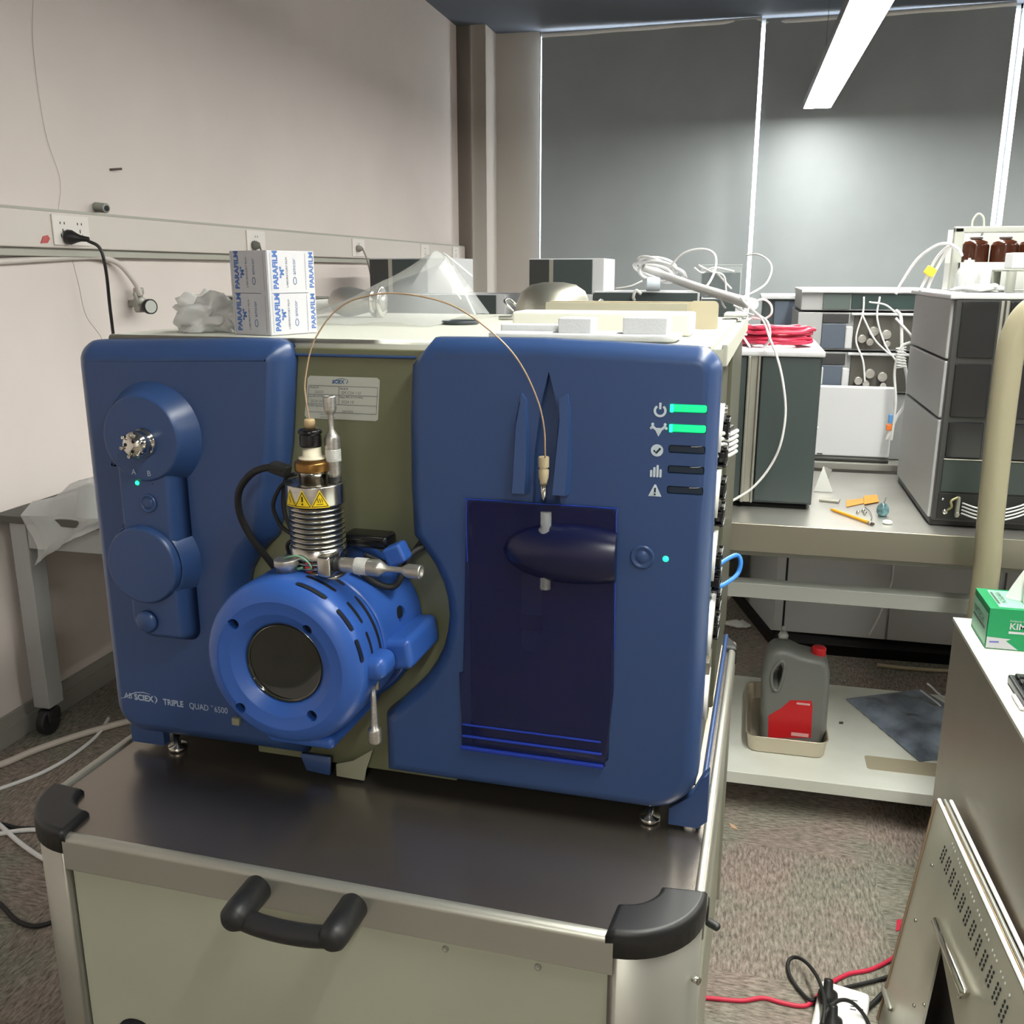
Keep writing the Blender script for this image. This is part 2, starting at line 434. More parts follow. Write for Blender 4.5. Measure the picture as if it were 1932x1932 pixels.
# ceiling lamps: suspended strips of 1.2 m diffuser panels
def strip_lamp(x, y0, y1, lab, grp):
    t = thing('linear_ceiling_lamp', lab, 'lamp', (x, (y0 + y1) / 2, 2.6), grp)
    obj('housing', box(B(), (x - 0.094, y0, 2.604), (x + 0.094, y1, 2.66), 0.004), M_lampc, t)
    n = round((y1 - y0) / 1.2); L = (y1 - y0) / n
    for k in range(n):
        obj('diffuser', box(B(), (x - 0.090, y0 + k * L + 0.012, 2.601), (x + 0.090, y0 + (k + 1) * L - 0.012, 2.607), 0.002), M_diff, t)
    for yy in (y0 + 0.4, (y0 + y1) / 2, y1 - 0.4):
        obj('suspension_wire', cyl(B(), (x, yy, 2.66), (x, yy, 3.3), 0.002, 6), M_steel, t)
def aisle(p):
    a = R(0.95); dx, dy = p[0] - 0.381, p[1] - 7.37
    return Vector((0.381 + dx * math.cos(a) - dy * math.sin(a), 7.37 + dx * math.sin(a) + dy * math.cos(a), p[2]))
with frame(aisle): strip_lamp(0.381, 0.17, 7.37, 'white linear lamp hanging over the aisle right of the instrument', 'linear lamps hung from the ceiling')
strip_lamp(3.1, 0.14, 7.34, 'white linear lamp hanging over the far right of the room', 'linear lamps hung from the ceiling')
strip_lamp(0.378, -3.6, -1.2, 'white linear lamp hanging behind the viewpoint', 'linear lamps hung from the ceiling')

# ---- left wall fittings
WX = -2.276
b = B()
box(b, (WX, 0.5, 1.575), (WX + 0.05, 7.49, 1.69), 0.004, 2)
trunk = thing('cable_trunking', 'long white cable trunking running along the left wall', 'trunking', (WX, 3.5, 1.55))
obj('channel', b, M_trunk, trunk)
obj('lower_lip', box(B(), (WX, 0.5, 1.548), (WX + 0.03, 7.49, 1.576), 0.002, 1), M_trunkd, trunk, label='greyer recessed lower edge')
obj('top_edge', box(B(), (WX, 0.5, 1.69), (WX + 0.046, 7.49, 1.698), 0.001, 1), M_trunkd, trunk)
def socket(y0, y1, lab, twin=False):
    t = thing('wall_socket', lab, 'socket', (WX + 0.05, (y0 + y1) / 2, 1.59), 'sockets on the wall trunking')
    obj('face_plate', box(B(), (WX + 0.05, y0, 1.584), (WX + 0.056, y1, 1.682), 0.003, 2), M_switch, t)
    b = B()
    for yy in ([(y0 + y1) / 2 - 0.045, (y0 + y1) / 2 + 0.04] if twin else [(y0 + y1) / 2]):
        for dy, dz, ll in ((-0.010, 0.022, .008), (0.010, 0.022, .008), (-0.010, -0.018, .012), (0.010, -0.018, .012), (0, -0.002, .012)):
            box(b, (WX + 0.055, yy + dy - 0.002, 1.633 + dz - ll / 2), (WX + 0.0566, yy + dy + 0.002, 1.633 + dz + ll / 2))
    obj('pin_slots', b, M_hole, t)
    return t
socket(2.76, 2.94, 'twin white wall socket with a black plug in it', True)
socket(4.02, 4.19, 'white wall socket just above and behind the printed film carton')
socket(5.22, 5.40, 'white wall socket with a grey plug, between the film carton and the dark equipment')
socket(6.41, 6.58, 'plain white wall socket farthest along the trunking, near the plastic sheet')
socket(7.15, 7.3, 'last small white socket at the column end of the trunking')
t = thing('plug', 'round grey plug with thin cord in the second far socket', 'plug', (WX + 0.06, 5.28, 1.6))
obj('plug_body', lathe(B(), (WX + 0.056, 5.28, 1.628), (1, 0.1, 0), [(0.018, 0), (0.02, 0.01), (0.012, 0.03), (0, 0.034)], 16), mat('plug_grey', (150, 146, 140), 0.5), t)
obj('cord', tube(B(), [(WX + 0.09, 5.28, 1.63), (WX + 0.1, 5.33, 1.55), (WX + 0.09, 5.42, 1.40), (WX + .09, 5.46, 1.2)], 0.005), mat('plug_grey', (150, 146, 140), 0.5), t)
t = thing('plug', 'dark grey plug in the socket above the film carton', 'plug', (WX + 0.06, 4.07, 1.6))
obj('plug_body', lathe(B(), (WX + 0.056, 4.07, 1.615), (1, 0.1, 0), [(0.02, 0), (0.022, 0.01), (0.014, 0.03), (0, 0.036)], 16), mat('plug_grey2', (110, 112, 104), 0.5), t)
obj('cord', tube(B(), [(WX + 0.09, 4.07, 1.61), (WX + 0.095, 4.1, 1.5), (WX + 0.07, 4.12, 1.1)], 0.004), mat('plug_grey2', (110, 112, 104), 0.5), t)
t = thing('mains_lead', 'black plug and cord hanging down from the twin wall socket', 'cord', (WX + 0.06, 2.82, 1.6))
obj('plug_body', lathe(B(), (WX + 0.055, 2.815, 1.612), (1, 0.35, -0.12), [(0.019, 0), (0.024, 0.006), (0.024, 0.02), (0.014, 0.04), (0.010, 0.052), (0.008, 0.075), (0, 0.078)], 20), M_black, t)
obj('cord', tube(B(), [(WX + 0.115, 2.845, 1.60), (WX + 0.145, 2.865, 1.575), (WX + 0.15, 2.878, 1.50), (WX + 0.12, 2.92, 1.36), (WX + 0.1, 2.96, 1.2), (WX + 0.12, 3.0, 0.95), (WX + 0.2, 2.9, 0.3)], 0.0055, 10), M_black, t)
obj('red_sticker', plate(B(), [(0, 0), (0.03, 0.002), (0.042, 0.016), (0.034, 0.026), (0.014, 0.022)], 0.004, (WX + 0.05, 2.70, 1.588), (0, 1, 0), (0, 0, 1), (1, 0, 0)), mat('red_faded', (196, 90, 92), 0.6), label='small torn red tag on the trunking beside the twin socket', cat='tag')
t = thing('pipe_stub', 'short grey metal pipe stub fixed above the trunking', 'pipe', (WX + 0.02, 3.045, 1.70))
obj('stub', cyl(B(), (WX, 3.06, 1.722), (WX + 0.055, 3.045, 1.716), 0.017, 18, bev=0.003), mat('stub_grey', (150, 156, 148), 0.4, metal=0.5), t)
obj('bore', cyl(B(), (WX + 0.0535, 3.0455, 1.716), (WX + 0.0565, 3.0445, 1.7157), 0.010, 16), M_hole, t)
obj('nail', cyl(B(), (WX, 3.16, 1.857), (WX + 0.03, 3.19, 1.862), 0.004, 8), mat('nail_dark', (90, 80, 76), 0.5), label='small nail with a paint chip high on the left wall', cat='nail')
b = B(); tube(b, [(WX + 0.003, 2.70, 3.0), (WX + 0.002, 2.86, 2.5), (WX + 0.003, 2.83, 2.2), (WX + 0.003, 2.84, 1.95), (WX + 0.004, 2.885, 1.80), (WX + 0.004, 2.86, 1.70)], 0.0006, 5)
obj('thin_wire', b, mat('thin_wire', (168, 156, 150), 0.6), label='hair-thin wire trailing down the left wall above the twin socket', cat='wire')
b = B(); tube(b, [(WX + .02, 2.88, 1.545), (WX + 0.02, 2.9, 1.45), (WX + 0.02, 2.92, 1.35), (WX + .05, 2.95, 1.27), (WX + .05, 2.95, 1.2)], 0.0011, 5)
obj('thin_wire', b, MC['thin_wire'], label='hair-thin wire hanging below the trunking beside the black cord', cat='wire')
b = B(); tube(b, [(WX + .012, 2.3, 1.515), (WX + 0.014, 2.6, 1.532), (WX + .015, 2.9, 1.547), (WX + .02, 3.03, 1.549), (WX + 0.03, 3.12, 1.525), (WX + .045, 3.18, 1.46), (WX + .05, 3.20, 1.41)], 0.010, 10)
obj('wall_hose', b, mat('hose_wall', (222, 214, 208), 0.4, alpha=0.9), label='pale hose running under the trunking down to the pressure regulator', cat='hose')
t = thing('pressure_regulator', 'small grey pressure regulator with a round black-rimmed gauge on the left wall', 'regulator', (WX + .03, 3.20, 1.35))
g = mat('regulator_grey', (168, 166, 158), 0.4, metal=0.3)
obj('body', box(lathe(B(), (WX + 0.04, 3.205, 1.35), (0, 0, 1), [(0.018, 0), (0.022, 0.01), (0.022, 0.05), (0.014, 0.055), (0.014, 0.065), (0.019, 0.067), (0.019, 0.088), (0.015, 0.091)], 20), (WX, 3.19, 1.37), (WX + .05, 3.222, 1.395), .004), g, t)
obj('lever', box(B(), (WX + 0.045, 3.165, 1.375), (WX + 0.055, 3.18, 1.425), 0.003, rot=Matrix.Rotation(R(20), 3, 'X')), g, t)
ga = obj('gauge', lathe(B(), (WX + 0.055, 3.21, 1.372), (1, -0.45, 0), [(0.012, 0), (0.016, 0.02), (0.028, 0.03), (0.028, 0.045), (0.024, 0.047), (0.024, 0.044), (0, 0.044)], 28), M_black, t)
obj('dial', cyl(B(), (WX + 0.055 + 0.0398, 3.21 - 0.0179, 1.372), (WX + 0.055 + 0.0412, 3.21 - 0.01855, 1.372), 0.0232, 24), mat('dial_face', (196, 200, 194), 0.4), ga)

# ---- table against the left wall
TB = (-2.22, 2.405)
t = thing('wheeled_table', 'grey framed table with dark top and a black caster against the left wall', 'table', (-1.6, 2.75, 0))
obj('table_top', box(B(), (-2.262, 2.385, 0.738), (-0.95, 3.15, 0.762), 0.003), M_desktop, t)
obj('apron', box(B(), (-2.161, 2.408, 0.652), (-0.96, 2.43, 0.737), 0.002), M_dgrey, t)
obj('side_apron', box(B(), (-2.218, 2.476, 0.652), (-2.195, 3.049, 0.737), 0.002), M_dgrey, t)
for (x, y) in ((-2.222, 2.405), (-2.222, 3.05), (-1.02, 2.405), (-1.02, 3.05)):
    lg = obj('leg', box(B(), (x, y, 0.10), (x + 0.06, y + 0.07, 0.738), 0.003), M_dgrey, t)
    b = B(); cyl(b, (x + 0.015, y + 0.02, 0.045), (x + 0.047, y + 0.02, 0.045), 0.045, 24, bev=0.006); cyl(b, (x + 0.03, y + 0.035, 0.07), (x + 0.03, y + 0.035, 0.10), 0.02); box(b, (x + 0.006, y, 0.04), (x + 0.056, y + 0.06, 0.09), 0.01)
    obj('caster', b, M_black, t)
obj('back_panel', box(B(), (-2.19, 3.10, 0.12), (-1.0, 3.115, 0.70)), M_cab, t)
# plastic bag and glassware lying on it
t = thing('plastic_bag', 'clear crumpled plastic bag hanging over the edge of the left table', 'bag', (-2.02, 2.45, 0.765))
rows = []
rnd = random.Random(3)
for i in range(13):
    u_ = i / 12; row = []
    for j in range(15):
        v_ = j / 14
        x = -2.13 + 0.36 * v_ + 0.03 * math.sin(u_ * 9 + v_ * 4)
        if u_ < 0.55: y = 2.72 - 0.55 * u_; z = 0.775 + 0.10 * math.sin(v_ * 3.0) * (0.5 + 0.5 * math.sin(u_ * 8 + v_ * 9)) * 0.8 + 0.02
        else: y = 2.385 - 0.03 * (u_ - 0.55) - 0.01 * math.sin(v_ * 14); z = 0.775 - 0.20 * (u_ - 0.55) * (1.9 - 2.0 * v_) + 0.006 * rnd.random()
        row.append((x, y, z + 0.004 * rnd.random()))
    rows.append(row)
obj('bag_film', sheet(B(), rows, thick=0.0006), M_clear, t)
t = thing('glass_jars', 'group of clear lidded glassware inside the bag on the left table', 'glassware', (-1.9, 2.6, 0.765))
for (x, y, r_, h) in ((-1.88, 2.57, 0.045, 0.15), (-1.80, 2.66, 0.05, 0.22), (-1.97, 2.62, 0.035, 0.10)):
    j = obj('jar', lathe(B(), (x, y, 0.766), (0, 0, 1), [(r_ * .9, 0), (r_, 0.01), (r_, h * .8), (r_ * .6, h * .9), (r_ * .6, h), (r_ * .5, h), (r_ * .5, h * .9), (r_ * .92, h * .78), (r_ * .92, 0.014), (0, 0.01)], 24), M_clear, t)
    obj('jar_lid', cyl(B(), (x, y, 0.766 + h), (x, y, 0.776 + h), r_ * 0.66), mat('lid_pale', (190, 200, 215), 0.4), j)

# ================================================================== THE CART
with frame(cart):
    T = thing('instrument_cart', 'large aluminium-framed trolley with dark glossy top carrying the blue instrument', 'cart', (-0.55, 1.5, 0))
    b = B(); plate(b, rrect(-1.045, 1.008, -0.0545, 2.06, 0.09, 8), 0, (0, 0, 0.672), (1, 0, 0), (0, 1, 0), (0, 0, 1), prof=[(0, 0), (0, 0.027), (0.001, 0.028)]); obj('worktop', b, M_bench, T)
    FRM = [(0, 0), (0, 0)]
    # front rail with rounded top lip
    def rail(a, b_, ax):
        pass
    pr = rrect(0.996 - 0.030, 0.648, 1.010, 0.702, 0.0, rs=(0.002, 0.002, 0.004, 0.012))
    b = B(); plate(b, [(p[0] + 0.028 - 0.003, p[1]) for p in rrect(0.968, 0.648, 0.984, 0.7035, rs=(0.002, 0.002, 0.003, 0.010))], 0, (-0.957, 0, 0), (0, 1, 0), (0, 0, 1), (1, 0, 0), prof=[(0, 0), (0, 0.811)])
    obj('front_rail', b, M_alu, T)
    b = B(); plate(b, rrect(-0.0565, 0.63, -0.042, 0.706, rs=(0.002, 0.004, 0.008, 0.004)), 0, (0, 1.112, 0), (1, 0, 0), (0, 0, 1), (0, 1, 0), prof=[(0, 0), (0, 0.90)])
    obj('side_rail', b, M_alu, T)
    obj('side_rail', box(B(), (-1.062, 1.105, 0.63), (-1.045, 2.0, 0.704), 0.004), M_alu, T)
    obj('back_rail', box(B(), (-0.96, 2.058, 0.63), (-0.15, 2.078, 0.704), 0.004), M_alu, T)
    obj('front_panel', box(B(), (-0.952, 1.002, 0.10), (-0.148, 1.012, 0.646), 0.001), M_cartpanel, T)
    obj('side_panel', box(B(), (-0.058, 1.10, 0.10), (-0.050, 2.0, 0.632)), M_cartpanel, T)
    obj('side_panel', box(B(), (-1.056, 1.10, 0.10), (-1.048, 2.0, 0.632)), M_cartpanel, T)
    obj('back_panel', box(B(), (-0.96, 2.062, 0.10), (-0.15, 2.07, 0.632)), M_cartpanel, T)
    obj('panel_bead', box(B(), (-0.952, 0.998, 0.645), (-0.148, 1.004, 0.6495), 0.001, 1), M_alu, T)
    obj('base_plate', box(B(), (-1.04, 1.02, 0.09), (-0.06, 2.05, 0.11)), M_alu, T)
    # quarter-round corner posts + black caps
    for (cx_, cy_, a0) in ((-0.152, 1.105, 270), (-0.955, 1.105, 180), (-0.955, 1.965, 90), (-0.152, 1.965, 0)):
        rr = 0.108
        q = [(cx_, cy_)] + arc(cx_, cy_, rr, a0, a0 + 90, 14)
        b = B(); plate(b, q, 0, (0, 0, 0.08), (1, 0, 0), (0, 1, 0), (0, 0, 1), prof=[(0, 0), (0, 0.60)])
        obj('corner_post', b, M_alu, T, sharp=40)
        rr = 0.112; off = 4
        a_ = arc(cx_, cy_, rr, a0 - 2, a0 + 92, 14)
        mid = (cx_, cy_)
        c_in = arc(cx_ + 0.0, cy_ + 0.0, 0.052, a0 + 88, a0 + 2, 8)
        q = a_ + c_in
        b = B(); plate(b, q, 0, (0, 0, 0.674), (1, 0, 0), (0, 1, 0), (0, 0, 1), prof=[(0, 0), (0, 0.031), (0.003, 0.036), (0.008, 0.038)])
        obj('corner_cap', b, M_black, T, label='black moulded corner cap')
        b = B(); cxx = cx_ + 0.05 * math.cos(R(a0 + 45)); cyy = cy_ + 0.05 * math.sin(R(a0 + 45))
        cyl(b, (cxx - 0.015, cyy, 0.04), (cxx + 0.015, cyy, 0.04), 0.04, 24, bev=0.005); cyl(b, (cxx, cyy, 0.04), (cxx, cyy, 0.09), 0.015)
        obj('caster', b, M_black, T)
    # handle
    b = B()
    for x in (-0.638, -0.495):
        lathe(b, (x, 1.0, 0.678), (0.02 if x < -.6 else 0.0, -1, 0.0), [(0.020, -0.02), (0.020, 0.06), (0.019, 0.072), (0.014, 0.079), (0, 0.081)], 28)
    tube(b, [(-0.632, 0.940, 0.671), (-0.60, 0.937, 0.668), (-0.566, 0.936, 0.667), (-0.53, 0.937, 0.668), (-0.497, 0.940, 0.671)], 0.0145, 16)
    obj('handle', b, M_black, T, label='black moulded pull handle')
    for (x, z) in ((-0.369, 0.633), (-0.243, 0.633)):
        obj('screw', lathe(B(), (x, 1.002, z), (0, -1, 0), [(0.0045, -0.002), (0.0045, 0.002), (0.003, 0.0025), (0.0015, 0.001), (0, 0.001)], 16), M_alu, T)
    obj('vent_hole', cyl(B(), (-0.872, 1.003, 0.362), (-0.872, 0.998, 0.362), 0.036, 30), M_hole, T, label='round black opening in the front panel')
    b = B(); box(b, (-0.050, 1.19, 0.60), (-0.040, 1.215, 0.628), 0.004); box(b, (-0.044, 1.183, 0.594), (-0.022, 1.195, 0.604), 0.004, rot=Matrix.Rotation(R(-30), 3, 'Z'))
    obj('latch', b, M_black, T)
    obj('screw', cyl(B(), (-0.05, 1.06, 0.612), (-0.042, 1.055, 0.612), 0.005, 12), M_steel, T)

# ================================================================== THE MASS SPECTROMETER
with frame(cart):
    MS = thing('mass_spectrometer', 'large blue and olive bench-top laboratory analyser with glowing green status lights', 'instrument', (-0.56, 1.6, 0.70))
    obj('chassis', box(B(), (-1.035, 1.272, 0.728), (-0.078, 2.09, 1.385), 0.003), M_bodyside, MS)
    b = B(); box(b, (-0.078, 1.30, 0.75), (-0.074, 1.60, 1.372)); box(b, (-0.080, 1.60, 0.74), (-0.068, 1.606, 1.378)); box(b, (-0.078, 1.606, 0.735), (-0.070, 2.08, 1.376))
    obj('side_skin', b, M_bodyside, MS)
    obj('front_panel', box(B(), (-0.79, 1.262, 0.722), (-0.44, 1.274, 1.392), 0.002), M_olive, MS, label='olive metal centre panel')
    b = B(); plate(b, rrect(1.2685, 1.384, 2.12, 1.405, rs=(0.002, 0.002, 0.01, 0.008)), 0, (-1.005, 0, 0), (0, 1, 0), (0, 0, 1), (1, 0, 0), prof=[(0, 0), (0, 0.91)])
    obj('lid', b, M_cream, MS, label='cream painted lid')
    b = B(); box(b, (-0.096, 1.27, 1.375), (-0.082, 2.12, 1.4055), 0.002); box(b, (-0.082, 1.30, 1.380), (-0.066, 2.12, 1.400), 0.002); box(b, (-0.070, 1.30, 1.376), (-0.062, 2.12, 1.406), 0.002)
    obj('lid_rail', b, M_creamd, MS)
    b = B(); box(b, (-0.69, 1.257, 1.380), (-0.49, 1.268, 1.3838), 0.001, 1)
    obj('lid_seam', b, M_cover, MS, label='thin blue seam line below the lid')
    # perforated blue base rail to the right
    b = B(); box(b, (-0.0690, 1.27, 0.7015), (-0.0610, 2.02, 0.720), 0.003)
    obj('base_rail', b, M_cover, MS)
    for (x, y) in ((-0.137, 1.268), (-0.95, 1.268), (-0.137, 1.98), (-0.95, 1.98)):
        obj('foot', lathe(B(), (x, y, 0.70), (0, 0, 1), [(0.014, 0), (0.016, 0.003), (0.016, 0.009), (0.006, 0.011), (0.006, 0.03)], 20), M_steel, MS)
    # --- right cover
    o_ = [(-0.455, 1.412)] + [(-0.30, 1.413), (-0.18, 1.409)] + [(p[0], p[1]) for p in arc(-0.098, 1.374, 0.032, 88, 4, 6)] + [(-0.066, 1.10), (-0.067, 0.86)] + arc(-0.137, 0.812, 0.070, 0, -88, 10) + [(-0.30, 0.7415), (-0.45, 0.7405), (-0.546, 0.741)]
    o_ += [(-0.546, 0.80), (-0.546, 0.838)] + [(-0.524, 0.858), (-0.501, 0.882), (-0.479, 0.906), (-0.462, 0.932), (-0.450, 0.957), (-0.443, 0.985), (-0.440, 1.010), (-0.442, 1.035), (-0.448, 1.059), (-0.460, 1.085), (-0.475, 1.106), (-0.492, 1.128)] + [(-0.4945, 1.20), (-0.493, 1.30), (-0.488, 1.375)]
    b = B(); plate(b, o_, 0, (0, 1.268, 0), prof=[(0, -0.0), (0, 0.022), (0.002, 0.032), (0.007, 0.041), (0.014, 0.0465), (0.022, 0.048)])
    RC = obj('right_cover', b, M_cover, MS, sharp=50)
    YF = 1.22
    # groove between the two guide ribs, pointed at the top
    gq = [(-0.300, 1.192), (-0.274, 1.192), (-0.275, 1.24), (-0.280, 1.32), (-0.287, 1.362), (-0.296, 1.32), (-0.303, 1.24)]
    c1 = B(); plate(c1, [(-0.309, 1.186), (-0.270, 1.186), (-0.271, 1.26), (-0.277, 1.33), (-0.288, 1.372), (-0.298, 1.33), (-0.307, 1.26)], 0, (0, 1.236, 0), prof=[(0, 0), (0, 0.03)])
    cuts = [c1]
    for z in (1.3295, 1.3035, 1.276, 1.249, 1.2215):
        c = B(); plate(c, rrect(-0.127, z - 0.0055, -0.0795, z + 0.0055, 0.003), 0, (0, 1.225, 0), prof=[(0, 0), (0, 0.03)]); cuts.append(c)
    c = B(); plate(c, rrect(-0.402, 0.812, -0.194, 1.188, 0.010), 0, (0, 1.230, 0), prof=[(0, 0), (0, 0.03)]); cuts.append(c)
    boolean(RC, cuts)
    for (xa, xb, ta) in ((-0.338, -0.311, 1), (-0.281, -0.254, -1)):
        b = B()
        q = [(xa + .001, 1.206), (xb - .001, 1.206), (xb, 1.25), (xb - 0.002, 1.30), (xb - 0.004, 1.335), (xb - .010, 1.344), (xa + 0.008, 1.330), (xa + 0.003, 1.30)]
        if ta < 0: q = [(xa, 1.207), (xb - .002, 1.207), (xb, 1.25), (xb - 0.001, 1.32), (xb - 0.004, 1.345), (xa + 0.012, 1.340), (xa + 0.006, 1.31), (xa + 0.002, 1.25)]
        # rises away from the face as it comes down
        q = q if area2(q) > 0 else list(reversed(q))
        lo = [b.verts.new((p[0], YF + 0.004, p[1])) for p in q]; 
        hi = [b.verts.new((p[0] + (0.004 if abs(p[0] - xa) < 0.012 else -0.004), YF - 0.003 - 0.016 * (1.345 - p[1]) / 0.14, p[1] + (0.002 if p[1] < 1.22 else -0.002))) for p in q]
        for i in range(len(q)): b.faces.new((lo[i], lo[(i + 1) % len(q)], hi[(i + 1) % len(q)], hi[i]))
        b.faces.new(hi); b.faces.new(list(reversed(lo)))
        bmesh.ops.bevel(b, geom=[e for e in b.edges if e.calc_face_angle(0) > R(40)], offset=0.0018, segments=2, affect='EDGES')
        obj('guide_rib', b, M_cover, MS)
    # status icons
    def ic(n, bm): return obj(n, bm, M_icon, RC)
    yI = YF - 0.0004
    def fp(bm, pts): return plate(bm, pts, 0, (0, YF + 0.0005, 0), prof=[(0, 0), (0, 0.001)])
    cx_, cz_ = -0.1395, 1.3265
    b = B(); strip2d(b, [(cx_ + 0.0068 * math.cos(R(a)), cz_ - 0.001 + 0.0068 * math.sin(R(a))) for a in range(125, 416, 10)], 0.0031, (0, yI, 0)); strip2d(b, [(cx_, cz_ + 0.001), (cx_, cz_ + 0.0095)], 0.003, (0, yI, 0)); ic('power_icon', b)
    cx_, cz_ = -0.1405, 1.3005
    b = B(); fp(b, [(cx_ - 0.006, cz_ + 0.0025), (cx_, cz_ - 0.009), (cx_ + 0.006, cz_ + 0.0025)])
    for s in (-1, 1):
        strip2d(b, [(cx_ + s * 0.004, cz_ + 0.001), (cx_ + s * 0.009, cz_ + 0.0055)], 0.0034, (0, yI, 0)); fp(b, [(cx_ + s * 0.0095 + 0.002 * math.cos(R(a)), cz_ + 0.0022 + 0.002 * math.sin(R(a))) for a in range(0, 360, 45)]); fp(b, [(cx_ + s * 0.008 + 0.002 * math.cos(R(a)), cz_ + 0.0072 + 0.002 * math.sin(R(a))) for a in range(0, 360, 45)])
    ic('gas_icon', b)
    cx_, cz_ = -0.1415, 1.2735
    b = B(); strip2d(b, [(cx_ + 0.006 * math.cos(R(a)), cz_ + 0.006 * math.sin(R(a))) for a in range(0, 361, 12)], 0.0042, (0, yI, 0)); 
    fp(b, [(cx_ + 0.0062 * math.cos(R(a)), cz_ + 0.0062 * math.sin(R(a))) for a in range(0, 360, 15)])
    ic('check_icon', b)
    b = B(); strip2d(b, [(cx_ - 0.0042, cz_ + 0.0002), (cx_ - 0.001, cz_ - 0.0032), (cx_ + 0.0045, cz_ + 0.0032)], 0.0026, (0, yI - 0.0008, 0)); obj('check_mark', b, M_slot, RC)
    cx_, cz_ = -0.1420, 1.2455
    b = B()
    for k, (h, z0) in enumerate(((0.0095, -0.008), (0.0135, -0.008), (0.0165, -0.008), (0.011, -0.008))):
        xx = cx_ - 0.0062 + k * 0.0041; fp(b, rrect(xx - 0.0015, cz_ + z0, xx + 0.0015, cz_ + z0 + h, 0.0012, 3))
    ic('bars_icon', b)
    cx_, cz_ = -0.1422, 1.2185
    b = B(); fp(b, [(cx_ - 0.0088, cz_ - 0.0068), (cx_ + 0.0088, cz_ - 0.0068), (cx_ + 0.0010, cz_ + 0.0092), (cx_ - 0.0010, cz_ + 0.0092)]); ic('alert_icon', b)
    b = B(); strip2d(b, [(cx_, cz_ + 0.005), (cx_, cz_ - 0.0012)], 0.0024, (0, yI - 0.0008, 0)); strip2d(b, [(cx_, cz_ - 0.0028), (cx_, cz_ - 0.0050)], 0.0022, (0, yI - 0.0008, 0)); obj('alert_mark', b, M_slot, RC)
    # status light bars (two lit green, three dark)
    for k, z in enumerate((1.3295, 1.3035, 1.276, 1.249, 1.2215)):
        lit = k < 2
        b = B()
        pts = rrect(-0.1265, z - 0.0048, -0.0805, z + 0.0048, 0.0028)
        plate(b, pts, 0, (0, 1.2265, 0), prof=[(0, 0), (0, 0.003), (0.001, 0.0045)] if not lit else [(0, 0), (0, 0.0065), (0.001, 0.0075)])
        s = obj('status_light', b, M_ledbar if lit else M_slot, MS, label='glowing green status bar' if lit else 'unlit dark status bar')
        if lit:
            obj('bright_end', box(B(), (-0.1268, 1.2175, z - 0.0052), (-0.1225, 1.2195, z + 0.0052), 0.001), M_led, s)
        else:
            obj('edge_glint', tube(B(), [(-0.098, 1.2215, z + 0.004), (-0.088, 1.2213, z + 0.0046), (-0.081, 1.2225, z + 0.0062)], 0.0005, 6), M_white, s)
    b = B(); lathe(b, (-0.156, YF + 0.001, 1.1265), (0, -1, 0), [(0.0165, 0), (0.0165, 0.002), (0.0145, 0.0036), (0.0125, 0.0025), (0.0095, 0.0012), (0.0085, 0.0022), (0.006, 0.0034), (0, 0.0036)], 40)
    obj('push_button', b, M_cover, MS)
    obj('ready_light', lathe(B(), (-0.1245, YF + 0.0005, 1.1265), (0, -1, 0), [(0.0042, 0), (0.0038, 0.0012), (0.002, 0.002), (0, 0.0022)], 20), M_led, MS, label='small round glowing green light')
    # --- syringe door (translucent blue)
    b = B(); q = rrect(-0.404, 0.935, -0.192, 1.192, rs=(0, 0, 0.010, 0.010))
    q = [(-0.418, 0.928), (-0.416, 0.808), (-0.198, 0.808), (-0.1895, 0.925), (-0.1915, 1.05)] + [(p[0], p[1]) for p in rrect(-0.404, 0.935, -0.192, 1.192, rs=(0, 0, 0.010, 0.010)) if p[1] > 1.1] + [(-0.408, 1.05), (-0.412, 0.930)]
    plate(b, q, 0, (0, 1.2205, 0), prof=[(0, 0), (0, 0.003), (0.0015, 0.0042)])
    D = obj('syringe_door', b, M_doorblue, MS, label='translucent dark blue door')
    b = B(); 
    tube(b, [(-0.4035, 1.2162, 1.10), (-0.4035, 1.2162, 1.184), (-0.396, 1.2162, 1.1915), (-0.30, 1.2162, 1.1918), (-0.20, 1.2162, 1.1918), (-0.1925, 1.2162, 1.184), (-0.1915, 1.2162, 1.10), (-0.190, 1.2162, 0.99)], 0.0009, 6, k=3)
    obj('door_edge', b, mat('door_edge_blue', (34, 58, 160), 0.2), D)
    b = B(); box(b, (-0.414, 1.214, 0.845), (-0.205, 1.217, 0.848), 0.0008, 1); box(b, (-0.414, 1.213, 0.826), (-0.203, 1.217, 0.830), 0.001, 1); box(b, (-0.416, 1.212, 0.806), (-0.200, 1.217, 0.812), 0.001, 1)
    obj('door_hinge', b, mat('door_edge_blue', (34, 58, 160), 0.2), D)
    # bulbous handle, cut flat at its right end
    b = B(); pf = []
    n = 26
    for i in range(n + 1):
        s = i / n; x = -0.350 + 0.160 * s; r_ = 0.0425 * math.sqrt(max(0, 1 - ((s - 0.60) / 0.60) ** 2)) if s <= 0.6 else 0.0425 * math.sqrt(max(0, 1 - ((s - 0.60) / 0.72) ** 2))
        pf.append((x, r_))
    rings = []
    for x, r_ in pf:
        if r_ < 1e-4: rings.append([b.verts.new((x, 1.2165, 1.124))]); continue
        rings.append([b.verts.new((x, 1.217 - r_ * 0.62 * math.sin(math.pi * j / 20), 1.124 + r_ * math.cos(math.pi * j / 20))) for j in range(21)])
    for A_, B_ in zip(rings, rings[1:]):
        for j in range(20):
            if len(A_) == 1: b.faces.new((A_[0], B_[j], B_[j + 1]))
            else: b.faces.new((A_[j], B_[j], B_[j + 1], A_[j + 1]))
    b.faces.new(rings[-1]); bmesh.ops.recalc_face_normals(b, faces=b.faces[:])
